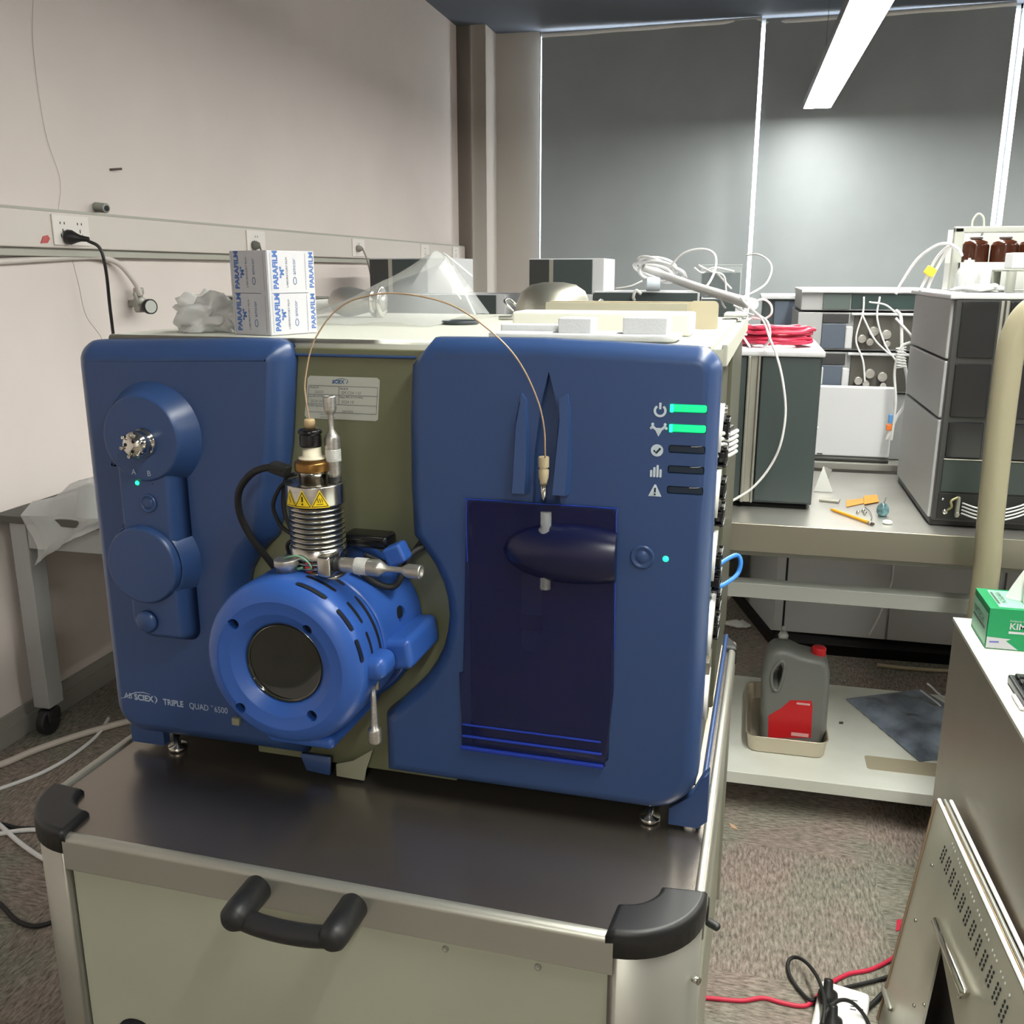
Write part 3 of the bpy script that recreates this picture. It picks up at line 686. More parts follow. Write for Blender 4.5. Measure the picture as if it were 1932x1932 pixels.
    obj('door_bulge', b, M_navy, D, label='glossy navy bulb-shaped pull')
    # contents seen through the door: syringe carrier
    b = B(); plate(b, [(-0.326, 1.085), (-0.326, 0.985)] + arc(-0.3115, 0.985, 0.0145, 180, 360, 8) + [(-0.297, 1.085)], 0, (0, 1.2295, 0), prof=[(0, 0), (0, 0.004), (0.001, 0.005)])
    obj('syringe_carrier', b, mat('carrier_pale', (120, 150, 178), 0.4), MS)
    obj('carrier_clamp', box(B(), (-0.329, 1.2215, 1.003), (-0.294, 1.2295, 1.026), 0.002), M_blackg, MS)
    b = B(); lathe(b, (-0.288, 1.212, 1.182), (0, 0, -1), [(0.0075, 0), (0.0075, 0.02), (0.011, 0.024), (0.011, 0.04), (0.0075, 0.042), (0.0075, 0.11)], 20)
    obj('syringe_barrel', b, M_clear, MS)
    # --- left cover
    o_ = [(-1.042, 1.36)] + arc(-1.010, 1.366, 0.032, 180, 92, 6)[1:] + [(-0.90, 1.401), (-0.76, 1.4045), (-0.700, 1.405), (-0.684, 1.398), (-0.676, 1.375), (-0.690, 1.25), (-0.712, 1.14), (-0.722, 1.106)]
    o_ += [(-0.735, 1.094), (-0.756, 1.072), (-0.772, 1.045), (-0.781, 1.01), (-0.783, 0.98), (-0.779, 0.945), (-0.768, 0.91), (-0.750, 0.88), (-0.725, 0.855), (-0.700, 0.842)]
    o_ += [(-0.692, 0.80), (-0.691, 0.742)] + [(-0.82, 0.742), (-0.95, 0.741)] + arc(-0.985, 0.797, 0.057, 270, 180, 8)
    b = B(); plate(b, o_, 0, (0, 1.268, 0), prof=[(0, 0), (0, 0.016), (0.004, 0.026), (0.011, 0.036), (0.020, 0.044), (0.026, 0.047), (0.030, 0.048)])
    LC = obj('left_cover', b, M_cover, MS, sharp=50)
    obj('cover_edge', box(B(), (-1.0455, 1.252, 0.80), (-1.0405, 1.268, 1.355), 0.002), mat('edge_grey', (150, 160, 176), 0.4), MS, label='pale grey edge strip on the left side')
    # neck and bosses
    b = B(); plate(b, rrect(-0.966, 0.928, -0.850, 1.235, rs=(0.045, 0.022, 0.004, 0.004)), 0, (0, 1.224, 0), prof=[(0, 0), (0.012, 0.028), (0.017, 0.0345), (0.021, 0.0355)])
    obj('neck_plate', b, M_cover, MS)
    b = B(); lathe(b, (-0.902, 1.224, 1.259), (0, -1, 0), [(0.083, 0), (0.0815, 0.004), (0.066, 0.034), (0.0635, 0.038), (0.061, 0.0395), (0, 0.040)], 64)
    BA = obj('valve_boss', b, M_cover, MS)
    b = B(); lathe(b, (-0.917, 1.224, 1.062), (0, -1, 0), [(0.079, 0), (0.0775, 0.004), (0.0665, 0.030), (0.065, 0.034), (0.0635, 0.035), (0.0630, 0.032), (0.0622, 0.032), (0.0615, 0.042), (0.0595, 0.046), (0.057, 0.047), (0, 0.0475)], 64)
    obj('knob_boss', b, M_cover, MS)
    obj('lower_knob', lathe(B(), (-0.9225, 1.1885, 0.968), (0, -1, 0), [(0.018, 0), (0.0175, 0.006), (0.014, 0.010), (0, 0.0105)], 32), M_cover, MS)
    obj('round_button', lathe(B(), (-0.901, 1.1885, 1.160), (0, -1, 0), [(0.0145, 0), (0.0145, 0.002), (0.013, 0.0035), (0.0105, 0.0025), (0.009, 0.001), (0.0085, 0.002), (0.006, 0.003), (0, 0.0035)], 32), M_cover, MS)
    # diverter valve
    vx, vy, vz = -0.896, 1.186, 1.254
    b = B(); lathe(b, (vx, vy, vz), (0, -1, 0), [(0.022, 0), (0.022, 0.004), (0.0205, 0.007), (0.0178, 0.008), (0.0178, 0.012), (0.0200, 0.013), (0.0205, 0.020), (0.0195, 0.023), (0.0155, 0.029), (0.008, 0.032), (0, 0.0325)], 40)
    V = obj('diverter_valve', b, M_chrome, MS, label='polished steel valve with small screw ports')
    for k in range(6):
        a = R(60 * k + 15); r_ = 0.0160
        b = B(); lathe(b, (vx + r_ * math.cos(a), vy - 0.0255, vz + r_ * math.sin(a)), (0.12 * math.cos(a), -1, 0.12 * math.sin(a)), [(0.0029, 0), (0.0029, 0.007), (0.0019, 0.0075), (0.0016, 0.005), (0, 0.005)], 14)
        obj('port_screw', b, M_chrome, V)
    for k in range(3):
        a = R(120 * k + 50); r_ = 0.0085
        b = B(); lathe(b, (vx + r_ * math.cos(a), vy - 0.0305, vz + r_ * math.sin(a)), (0, -1, 0), [(0.0026, 0), (0.0026, 0.002), (0.0012, 0.0024), (0, 0.001)], 12, ); obj('port_hole', b, M_hole, V)
    b = B(); text(b, 'A', 0.0120, (-0.9215, 1.1836, 1.2045)); text(b, 'B', 0.0120, (-0.8945, 1.1836, 1.2035)); obj('valve_lettering', b, M_textw, BA)
    obj('valve_light', lathe(B(), (-0.9170, 1.1885, 1.1905), (0, -1, 0), [(0.0034, 0), (0.003, 0.0012), (0, 0.002)], 16), M_led, MS, label='small glowing green light under the letter A')
    obj('valve_light', lathe(B(), (-0.8905, 1.1885, 1.1905), (0, -1, 0), [(0.001, 0), (0.0008, 0.0006), (0, 0.0008)], 10), M_hole, MS, label='unlit pinhole light under the letter B')
    # printed name
    b = B(); YT = 1.2197
    text(b, 'AB', 0.0140, (-1.0085, YT, 0.8122), sx=0.9, shear=0.15); strip2d(b, [(-1.016, 0.8105), (-1.007, 0.8125), (-0.999, 0.818), (-0.985, 0.8245), (-0.970, 0.8265), (-0.957, 0.8243)], [0.0006, 0.001, 0.0012, 0.0016, 0.0016, 0.0006], (0, YT, 0), h=0.0005)
    text(b, 'SCIEX', 0.0142, (-0.9885, YT, 0.8115), sx=0.97, bold=0.0005)
    strip2d(b, [(-0.9495, 0.8230), (-0.9455, 0.8185), (-0.9455, 0.8145), (-0.9500, 0.8085)], [0.0008, 0.0022, 0.0022, 0.0006], (0, YT, 0), h=0.0005)
    text(b, 'TRIPLE', 0.0148, (-0.9335, YT, 0.8095), sx=0.87, bold=0.0003); text(b, 'QUAD', 0.0148, (-0.8850, YT, 0.8090), sx=0.84); text(b, 'TM', 0.004, (-0.8450, YT, 0.8165), sx=0.9); text(b, '6500', 0.0148, (-0.8385, YT, 0.8085), sx=0.84)
    obj('printed_name', b, M_textw, LC)
    # mount tab and spring clip low on the left cover, foot brackets
    obj('keeper_plate', box(B(), (-0.804, 1.212, 0.793), (-0.790, 1.2205, 0.806), 0.002), mat('keeper_olive', (140, 140, 120), 0.4), MS)
    b = B(); box(b, (-1.03, 1.252, 0.712), (-0.965, 1.27, 0.745), 0.002); obj('foot_bracket', b, M_cover, MS)
    b = B(); plate(b, [(-0.108, 0.709), (-0.065, 0.709), (-0.052, 0.722), (-0.0525, 0.80), (-0.062, 0.79), (-0.075, 0.762), (-0.108, 0.735)], 0, (0, 1.272, 0), prof=[(0, 0), (0, 0.02), (0.001, 0.022)]); obj('foot_bracket', b, M_cover, MS)
    b = B(); plate(b, [(-0.640, 0.709), (-0.592, 0.708), (-0.588, 0.728), (-0.575, 0.765), (-0.61, 0.74), (-0.64, 0.73)], 0, (0, 1.25, 0), prof=[(0, 0), (0, 0.004)]); obj('drip_bracket', b, mat('keeper_olive', (140, 140, 120), 0.4), MS)
    b = B(); plate(b, [(-0.690, 0.715), (-0.650, 0.712), (-0.648, 0.742), (-0.70, 0.742)], 0, (0, 1.25, 0), prof=[(0, 0), (0, 0.01)]); obj('lower_bracket', b, M_cover, MS)
    # service sticker
    SY = 1.2612
    b = B(); q = [(-0.6615, 1.352), (-0.547, 1.352), (-0.5525, 1.288), (-0.6705, 1.2875)]
    q = offset_poly(q if area2(q) > 0 else q[::-1], 0.0)
    b = B(); plate(b, [(-0.667, 1.2885), (-0.556, 1.2885), (-0.5525, 1.291), (-0.5475, 1.348), (-0.551, 1.3515), (-0.658, 1.3515), (-0.662, 1.348), (-0.670, 1.2925)], 0, (0, 1.262, 0), prof=[(0, 0), (0, 0.0006)])
    ST = obj('service_sticker', b, mat('sticker_grey', (182, 184, 174), 0.5), MS)
    b = B()
    for z, x0, x1 in ((1.3375, -0.660, -0.551), (1.3245, -0.6625, -0.552), (1.3105, -0.6645, -0.5535), (1.2985, -0.666, -0.5545)): strip2d(b, [(x0, z), (x1, z)], 0.0006, (0, SY, 0))
    strip2d(b, [(-0.660, 1.3375), (-0.6655, 1.2985)], 0.0005, (0, SY, 0)); strip2d(b, [(-0.551, 1.3375), (-0.5545, 1.2985)], 0.0005, (0, SY, 0)); strip2d(b, [(-0.612, 1.3375), (-0.6135, 1.3105)], 0.0006, (0, SY, 0))
    for s_, x, z, k in (('Model #', -0.659, 1.3335, .0042), ('Serial #', -0.6105, 1.3330, .0042), ('Last PM (YYYY/MM/DD)', -0.662, 1.3205, .0038), ('Next PM (YYYY/MM)', -0.6115, 1.3205, .0042), ('SCIEX Service', -0.6635, 1.3065, .0042), ('www.sciex.com', -0.645, 1.2945, .0034), ('sciex.com/support', -0.645, 1.2905, .0034)): text(b, s_, k, (x, SY, z), lift=0.0005)
    obj('sticker_lines', b, M_inkd, ST)
    for s_, x, z in (('26501', -0.652, 1.3262), ('SM C24 110', -0.609, 1.3262), ('2024 04', -0.660, 1.3125), ('2024 10', -0.610, 1.3128), ('service', -0.609, 1.2995)): obj('handwriting', text(B(), s_, 0.0062, (x, SY, z), lift=0.0005, shear=0.25), mat('pen_grey', (120, 126, 130), 0.6), ST)
    b = B(); text(b, 'SCIEX', 0.0075, (-0.622, SY, 1.3415), sx=0.95, lift=0.0005, bold=0.0002); strip2d(b, [(-0.623, 1.342), (-0.616, 1.347), (-0.607, 1.349), (-0.600, 1.3475)], 0.0007, (0, SY, 0)); strip2d(b, [(-0.5985, 1.3475), (-0.597, 1.345), (-0.600, 1.3415)], 0.001, (0, SY, 0))
    obj('sticker_logo', b, M_inkn, ST)
    # side connectors on the right flank
    def conn(y, z, kind):
        b = B()
        if kind == 'clamp':
            box(b, (-0.074, y - 0.022, z - 0.009), (-0.060, y + 0.022, z + 0.009), 0.003)
            for yy in (-0.019, 0.019): cyl(b, (-0.062, y + yy, z - 0.015), (-0.062, y + yy, z + 0.015), 0.003, 8)
            box(b, (-0.072, y - 0.026, z - 0.013), (-0.058, y + 0.026, z - 0.0105), 0.001, 1); box(b, (-0.072, y - 0.026, z + 0.0105), (-0.058, y + 0.026, z + 0.013), 0.001, 1)
            obj('side_connector', b, M_blackg, MS)
        if kind == 'tag':
            plate(b, [(y - 0.035, z), (y + 0.03, z), (y - 0.03, z - 0.06)], 0, (-0.077, 0, 0), (0, 1, 0), (0, 0, 1), (1, 0, 0), prof=[(0, 0), (0, 0.012)])
            obj('side_tag', b, M_white, MS)
        if kind == 'knob':
            cyl(b, (-0.074, y, z), (-0.062, y, z), 0.007, 14); obj('side_knob', b, M_steel, MS)
    for y, z, k in ((1.34, 1.318, 'tag'), (1.39, 1.306, 'knob'), (1.42, 1.276, 'clamp'), (1.40, 1.238, 'clamp'), (1.35, 1.222, 'tag'), (1.41, 1.187, 'clamp'), (1.41, 1.146, 'clamp'), (1.35, 1.128, 'tag'), (1.42, 1.073, 'clamp'), (1.42, 1.040, 'clamp'), (1.37, 1.005, 'tag'), (1.40, 1.012, 'tag'), (1.46, 0.995, 'clamp'), (1.44, 0.955, 'clamp'), (1.36, 0.905, 'tag')): conn(y, z, k)
    b = B(); box(b, (-0.076, 1.36, 0.86), (-0.066, 1.42, 0.925), 0.002); obj('side_bracket', b, mat('bracket_grey', (120, 116, 104), 0.4, metal=0.4), MS)
    b = B()
    for k in range(5):
        tube(b, [(-0.077, 1.37, 1.272 - 0.008 * k), (-0.066, 1.40, 1.270 - 0.008 * k), (-0.060, 1.44, 1.262 - 0.008 * k), (-0.050, 1.48, 1.262 - 0.008 * k)], 0.0032, 8)
    obj('ribbon_cable', b, M_white, MS, label='white and black striped flat cable')
    obj('ribbon_backing', box(B(), (-0.068, 1.40, 1.232), (-0.060, 1.475, 1.272), 0.001, rot=Matrix.Rotation(R(-8), 3, 'Z')), M_black, MS)
    b = B(); tube(b, [(-0.076, 1.38, 1.055), (-0.062, 1.42, 1.064), (-0.040, 1.46, 1.068), (-0.032, 1.46, 1.058), (-0.036, 1.45, 1.040), (-0.052, 1.42, 1.033), (-0.064, 1.40, 1.032)], 0.0036, 10)
    obj('blue_cable_loop', b, M_blue, MS, label='short loop of bright blue cable')
    # scale-like perforated metal strip lying along the right base
    b = B(); box(b, (-0.082, 1.30, 0.7015), (-0.0692, 2.0, 0.7115), 0.002)
    obj('vented_base', b, mat('base_beige', (224, 206, 178), 0.5), MS)

# ================================================================== ION SOURCE
with frame(cart):
    IS = thing('ion_source', 'bright blue cylindrical ion source housing with round window and ribbed steel tower', 'ion source', (-0.62, 1.16, 0.87))
    AX, AZ = -0.621, 0.980
    pf = [(0.056, 0.205), (0.112, 0.205)]  # built from the back (Y=1.265) forward
    def Y(y): return 1.262 - y
    b = B(); lathe(b, (AX, 1.262, AZ), (0, -1, 0), [(0.110, Y(1.262)), (0.113, Y(1.25)), (0.1195, Y(1.20)), (0.1200, Y(1.090)), (0.1190, Y(1.078)), (0.1150, Y(1.069)), (0.1060, Y(1.0615)), (0.0940, Y(1.0565)), (0.0925, Y(1.0585)), (0.0760, Y(1.0600)), (0.0740, Y(1.0605)), (0.0625, Y(1.0680)), (0.0600, Y(1.0690)), (0.0575, Y(1.074)), (0.0575, Y(1.10)), (0, Y(1.10))], 96)
    H = obj('housing', b, M_src, IS, sharp=30)
    cuts = []
    def slot(y, a0, a1, w=0.0085):
        c = B(); n_ = 10; r0, r1 = 0.1100, 0.128
        pts = []
        for i in range(n_ + 1):
            a = R(a0 + (a1 - a0) * i / n_)
            ww = w / 2 * (0.6 if i in (0, n_) else 1)
            pts.append([c.verts.new((AX + r * math.cos(a), y + s * ww, AZ + r * math.sin(a))) for r, s in ((r0, -1), (r0, 1), (r1, 1), (r1, -1))])
        for p, q in zip(pts, pts[1:]):
            for j in range(4): c.faces.new((p[j], p[(j + 1) % 4], q[(j + 1) % 4], q[j]))
        c.faces.new(pts[0][::-1]); c.faces.new(pts[-1]); return c
    for y in (1.0715, 1.0985, 1.1255): cuts.append(slot(y + 0.006, 79, 56))
    for y in (1.0715, 1.0985):
        cuts.append(slot(y + 0.004, 46, 29, 0.0075)); cuts.append(slot(y + 0.002, 23, 7, 0.0072))
    cuts.append(slot(1.1275, 46, -2, 0.0078))
    for (x, z) in ((-0.687, 1.035), (-0.578, 1.037), (-0.686, 0.911), (-0.577, 0.913)):
        c = B(); cyl(c, (x, 1.10, z), (x, 1.04, z), 0.0078, 20); cuts.append(c)
    c = B(); cyl(c, (-0.621, 1.194, 0.98), (-0.47, 1.194, 1.035), 0.010, 20); 
    boolean(H, cuts)
    def shade_strip(y, a0, a1, w, rr=0.1194):  # dark strip just under the skin, standing in for shade inside a slot
        b = B(); n_ = 12; pp = []
        for i in range(n_ + 1):
            a = R(a0 + (a1 - a0) * i / n_); pp.append([b.verts.new((AX + rr * math.cos(a), y + s_ * w / 2 * (0.7 if i in (0, n_) else 1), AZ + rr * math.sin(a))) for s_ in (-1, 1)])
        for p, q in zip(pp, pp[1:]): b.faces.new((p[0], p[1], q[1], q[0]))
        obj('slot_shade', b, M_hole, H)
    for y in (1.0715, 1.0985, 1.1255): shade_strip(y + 0.006, 79, 56, 0.0084, 0.1182 if y < 1.08 else 0.1194)
    for y in (1.0715, 1.0985): shade_strip(y + 0.004, 46, 29, 0.0074, 0.1178 if y < 1.08 else 0.1194); shade_strip(y + 0.002, 23, 7, 0.0071, 0.1174 if y < 1.08 else 0.1194)
    shade_strip(1.1275, 46, -2, 0.0080)
    for (x, z) in ((-0.687, 1.035), (-0.578, 1.037), (-0.686, 0.911), (-0.577, 0.913)):
        obj('bolt_hole_shade', cyl(B(), (x, 1.10, z), (x, 1.072, z), 0.0078, 20), M_hole, H)  # dark plug standing in for the shade down a bolt hole
    b = B(); lathe(b, (AX, 1.085, AZ), (0, -1, 0), [(0.0570, 0), (0.0570, 0.014), (0.0555, 0.0145), (0.0550, 0.008), (0.02, 0.0095), (0, 0.010)], 64)
    W = obj('window', b, M_glassdark, IS, label='round dark glass viewing window')
    b = B(); lathe(b, (AX, 1.0755, AZ), (0, -1, 0), [(0.0545, 0), (0.0575, 0), (0.0575, 0.0025), (0.0545, 0.0025)], 64, cap=False); obj('window_rim', b, M_steel, W)
    # rear shoulder: clamshell flange with concave saddle for the micrometer
    b = B(); q = [(0.005, 1.13), (0.005, 1.0)]
    for (ya, yb, r0, a0, a1) in ((1.137, 1.258, 0.1215, 76, -12),):
        n_ = 22; rows = []
        for i in range(n_ + 1):
            a = a0 + (a1 - a0) * i / n_
            rr = r0 + 0.004 * max(0, 1 - abs(a - 25) / 40)
            rows.append([(AX + r_ * math.cos(R(a)), yy, AZ + r_ * math.sin(R(a))) for r_, yy in ((0.10, ya), (rr - 0.003, ya), (rr, ya + 0.004), (rr + 0.002, (ya + yb) / 2), (rr + 0.008, yb), (0.10, yb))])
        V_ = [[b.verts.new(p) for p in r] for r in rows]
        for A_, B_ in zip(V_, V_[1:]):
            for j in range(6): b.faces.new((A_[j], A_[(j + 1) % 6], B_[(j + 1) % 6], B_[j]))
        b.faces.new(V_[0]); b.faces.new(V_[-1][::-1])
    bmesh.ops.recalc_face_normals(b, faces=b.faces[:])
    SH = obj('rear_shell', b, M_src, IS, sharp=40)
    c = B(); cyl(c, (AX + .08, 1.20, AZ + 0.028), (-0.45, 1.20, 1.030), 0.0125, 24)
    boolean(SH, [c])
    obj('alignment_hole', cyl(B(), (-0.515, 1.20, 1.019), (-0.5035, 1.20, 1.0235), 0.0115, 24), M_hole, IS)
    # side lugs
    b = B(); box(b, (-0.530, 1.082, 0.962), (-0.478, 1.132, 0.996), 0.014, 5); obj('front_lug', b, M_src, IS)
    b = B(); box(b, (-0.520, 1.140, 0.955), (-0.462, 1.256, 1.000), 0.010, 4, rot=Matrix.Rotation(R(-8), 3, 'Y')); obj('rear_lug', b, M_src, IS)
    b = B(); lathe(b, (AX, 1.262, AZ), (0, -1, 0), [(0.120, 0), (0.129, 0.002), (0.129, 0.03), (0.120, 0.034)], 96); obj('rear_flange', b, mat('flange_blue', (30, 70, 140), 0.35), IS)
    b = B(); box(b, (-0.665, 1.085, 0.848), (-0.560, 1.255, 0.868), 0.01, 3); obj('drain_block', b, M_src, IS)
    b = B(); cyl(b, (-0.512, 1.132, 0.975), (-0.512, 1.128, 0.93), 0.006, 12, bev=0.001); obj('lug_bolt', b, M_steel, IS)
    # latch lever with knurled end
    b = B(); lathe(b, (-0.508, 1.11, 0.945), (0.030, -0.06, -0.92), [(0.004, 0), (0.0042, 0.02), (0.0052, 0.055), (0.0058, 0.062), (0.0088, 0.064), (0.0092, 0.067), (0.0092, 0.082), (0.0082, 0.085), (0, 0.085)], 24)
    obj('release_lever', b, M_steelb, IS)
    # tower
    TX, TY = -0.600, 1.150
    b = B(); p = [(0.043, 0.0)]
    p = [(0.030, 1.075), (0.0385, 1.080), (0.0385, 1.090)]
    z = 1.090
    for k in range(4): p += [(0.0385, z + 0.0018), (0.0330, z + 0.0022), (0.0330, z + 0.0052), (0.0385, z + 0.0056)]; z += 0.0066
    p += [(0.0390, z + 0.001), (0.0390, z + 0.013), (0.0330, z + 0.0134), (0.0330, z + 0.016)]; z += 0.016
    for k in range(8): p += [(0.0382, z + 0.0006), (0.0382, z + 0.0036), (0.0328, z + 0.0040), (0.0328, z + 0.0070)]; z += 0.0072
    GR = True; p += [(0.0402, z + 0.001), (0.0410, z + 0.003), (0.0410, z + 0.028), (0.0398, z + 0.030), (0.018, z + 0.031)]
    ZT = z + 0.031
    lathe(b, (TX, TY, 0), (0, 0, 1), p, 64)
    for f in b.faces:
        c_ = f.calc_center_median(); r_ = math.hypot(c_.x - TX, c_.y - TY)
        if 0.031 < r_ < 0.0335: f.material_index = 1  # groove faces coloured black to stand for shade between the steel ribs
    TW = obj('ribbed_tower', b, [mat('tower_steel', (205, 203, 196), 0.2, metal=1.0), M_black], IS, sharp=25, label='polished ribbed steel heater tower')
    # warning triangles wrapped on the tower head
    zc = z + 0.013
    def onhead(dx, dz, a_c, rr=0.0413):
        a = R(a_c) + dx / rr; return (TX + rr * math.cos(a), TY + rr * math.sin(a), zc + dz)
    for kk, (a_c, sgn) in enumerate(((241, 'bolt'), (271, '!'), (304, 'heat'))):
        b = B()
        tri = [(-0.0125, -0.0105), (0.0125, -0.0105), (0.0008, 0.0115), (-0.0008, 0.0115)]
        def tess(pts, rr):
            # fine strips so the tag follows the curve
            n_ = 14; lo = []; hi = []
            for i in range(n_ + 1):
                x = pts[0][0] + (pts[1][0] - pts[0][0]) * i / n_
                top = pts[0][1] + (pts[2][1] - pts[0][1]) * (1 - min(1, abs(x - 0.5 * (pts[0][0] + pts[1][0])) / (0.5 * (pts[1][0] - pts[0][0]))))
                lo.append(b.verts.new(onhead(x, pts[0][1], a_c, rr))); hi.append(b.verts.new(onhead(x, max(top, pts[0][1] + 0.0005), a_c, rr)))
            fs = []
            for i in range(n_): fs.append(b.faces.new((lo[i], lo[i + 1], hi[i + 1], hi[i])))
            return fs
        for f in tess([(-0.0135, -0.0115), (0.0135, -0.0115), (0, 0.0135)], 0.04135): f.material_index = 0
        for f in tess([(-0.0115, -0.0100), (0.0115, -0.0100), (0, 0.0110)], 0.04155): f.material_index = 1
        for f in tess([(-0.0098, -0.0090), (0.0098, -0.0090), (0, 0.0086)], 0.04175): f.material_index = 0
        def mark(pts, wd):
            for (x0, z0), (x1, z1) in zip(pts, pts[1:]):
                t_ = Vector((x1 - x0, z1 - z0)).normalized(); nn = Vector((-t_.y, t_.x)) * wd / 2
                vs_ = [b.verts.new(onhead(x0 + nn.x, z0 + nn.y, a_c, 0.0420)), b.verts.new(onhead(x1 + nn.x, z1 + nn.y, a_c, 0.0420)), b.verts.new(onhead(x1 - nn.x, z1 - nn.y, a_c, 0.0420)), b.verts.new(onhead(x0 - nn.x, z0 - nn.y, a_c, 0.0420))]
                f = b.faces.new(vs_); f.material_index = 1
        if sgn == '!': mark([(0, 0.0045), (0, -0.003)], 0.0024); mark([(0, -0.0048), (0, -0.0070)], 0.0024)
        elif sgn == 'bolt': mark([(0.001, 0.004), (-0.0015, -0.001), (0.0015, -0.001), (-0.0008, -0.0065)], 0.0012)
        else:
            for s_ in (-0.0028, 0, 0.0028): mark([(s_, 0.002), (s_ - 0.0009, 0.0004), (s_ + 0.0009, -0.0018), (s_, -0.004)], 0.0009)
            mark([(-0.0045, -0.0062), (0.0045, -0.0062)], 0.0009)
        obj('warning_label', b, [M_yeltag, M_black], TW)
    # probe stack
    PX, PY = -0.603, 1.150
    b = B(); lathe(b, (PX, PY, ZT), (0, 0, 1), [(0.0195, 0), (0.0195, 0.016), (0.018, 0.018)], 40); obj('tower_collar', b, M_chrome, IS)
    b = B(); lathe(b, (PX, PY, ZT + 0.014), (0, 0, 1), [(0.0235, 0), (0.0245, 0.002), (0.0245, 0.011), (0.023, 0.0135), (0.019, 0.0155), (0.017, 0.0165)], 48); obj('brass_nut', b, M_brass, IS, label='knurled brass ring nut')
    b = B(); lathe(b, (PX, PY, ZT + 0.0300), (0, 0, 1), [(0.0185, 0), (0.0185, 0.003), (0.0130, 0.005), (0.0130, 0.019)], 36); obj('probe_sleeve', b, M_ceramic, IS)
    b = B(); lathe(b, (PX - 0.001, PY, ZT + 0.048), (0, 0, 1), [(0.0145, 0), (0.0150, 0.002), (0.0150, 0.014), (0.0142, 0.0155), (0.0145, 0.017), (0.0162, 0.018), (0.0162, 0.0215), (0.014, 0.0235), (0.008, 0.024)], 36); obj('probe_cap', b, M_blackg, IS, label='glossy black electrode cap')
    b = B(); lathe(b, (PX - 0.001, PY, ZT + 0.071), (0, 0, 1), [(0.0075, 0), (0.0075, 0.012), (0.0065, 0.014), (0.002, 0.0145)], 20); obj('tube_fitting', b, M_tan, IS, label='tan polymer fitting')
    # micrometers
    def micrometer(o_, d_, s=1.0):
        m_ = obj('micrometer', lathe(B(), o_, d_, [(0.0085 * s, 0), (0.0085 * s, 0.012 * s), (0.0095 * s, 0.0122 * s), (0.0095 * s, 0.028 * s), (0.0105 * s, 0.0285 * s), (0.0105 * s, 0.047 * s), (0.0100 * s, 0.0475 * s), (0.0105 * s, 0.048 * s), (0.0107 * s, 0.061 * s), (0.0085 * s, 0.065 * s), (0.0038 * s, 0.073 * s), (0.0036 * s, 0.092 * s), (0.0065 * s, 0.096 * s), (0.0088 * s, 0.101 * s), (0.0088 * s, 0.117 * s), (0.0080 * s, 0.119 * s), (0.0055 * s, 0.1185 * s), (0.005 * s, 0.116 * s), (0, 0.116 * s)], 32), M_steelb, IS, sharp=25)
        d_ = Vector(d_).normalized(); o_ = Vector(o_)
        obj('knurled_band', lathe(B(), o_ + d_ * 0.0295 * s, d_, [(0.0106 * s, 0), (0.0109 * s, 0.001 * s), (0.0109 * s, 0.016 * s), (0.0106 * s, 0.017 * s)], 32), mat('knurl_white', (214, 214, 210), 0.5, metal=0.4, bump=0.8, bscale=900), m_)
        obj('dark_seat', lathe(B(), o_ - d_ * 0.004 * s, d_, [(0.0095 * s, 0), (0.0095 * s, 0.012 * s)], 24), M_black, m_)
    micrometer((-0.5735, TY + 0.006, ZT - 0.002), (-0.02, 0, 1), 1.0)
    micrometer((-0.560, 1.118, 1.114), (1, -0.06, 0.012), 1.08)
    obj('micrometer_block', box(B(), (-0.580, 1.100, 1.098), (-0.560, 1.134, 1.128), 0.004), M_steel, IS)
    b = B(); lathe(b, (-0.630, 1.112, 1.0965), (-0.02, -0.02, 1), [(0.0145, 0), (0.0145, 0.011), (0.0175, 0.012), (0.0175, 0.020), (0.0160, 0.0215), (0.011, 0.0215), (0.010, 0.0205), (0, 0.0205)], 40); obj('thumb_screw', b, M_steelb, IS)
    b = B(); cyl(b, (-0.6225, 1.118, 1.100), (-0.606, 1.112, 1.106), 0.0022, 8); tube(b, [(-0.640, 1.118, 1.112), (-0.630, 1.11, 1.119), (-0.612, 1.108, 1.124), (-0.598, 1.108, 1.118), (-0.592, 1.11, 1.108), (-0.600, 1.112, 1.104)], 0.0012, 8)
    obj('ground_wire', b, mat('wire_green', (120, 170, 140), 0.5), IS)
    obj('red_connector', box(B(), (-0.606, 1.112, 1.099), (-0.593, 1.126, 1.114), 0.004, 2, rot=Matrix.Rotation(R(20), 3, 'Z')), mat('red_dull', (190, 60, 55), 0.5), IS)
    # cables
    b = B(); tube(b, [(-0.650, 1.155, 1.232), (-0.675, 1.155, 1.234), (-0.705, 1.16, 1.222), (-0.733, 1.17, 1.192), (-0.740, 1.18, 1.155), (-0.730, 1.19, 1.118), (-0.712, 1.2, 1.085), (-0.700, 1.21, 1.06)], 0.0052, 12)
    obj('heater_cable', b, M_rubber, IS)
    b = B(); tube(b, [(-0.650, 1.17, 1.215), (-0.672, 1.18, 1.20), (-0.688, 1.185, 1.17), (-0.680, 1.19, 1.14), (-0.660, 1.19, 1.125), (-0.672, 1.19, 1.11), (-0.668, 1.2, 1.08)], 0.003, 8)
    tube(b, [(-0.645, 1.18, 1.222), (-0.668, 1.19, 1.21), (-0.674, 1.19, 1.17), (-0.666, 1.19, 1.14), (-0.655, 1.19, 1.11)], 0.003, 8)
    obj('signal_cable', b, M_rubber, IS)
    b = B(); box(b, (-0.672, 1.15, 1.224), (-0.645, 1.17, 1.240), 0.003, rot=Matrix.Rotation(R(15), 3, 'Y')); obj('cable_strain_relief', b, M_rubber, IS)
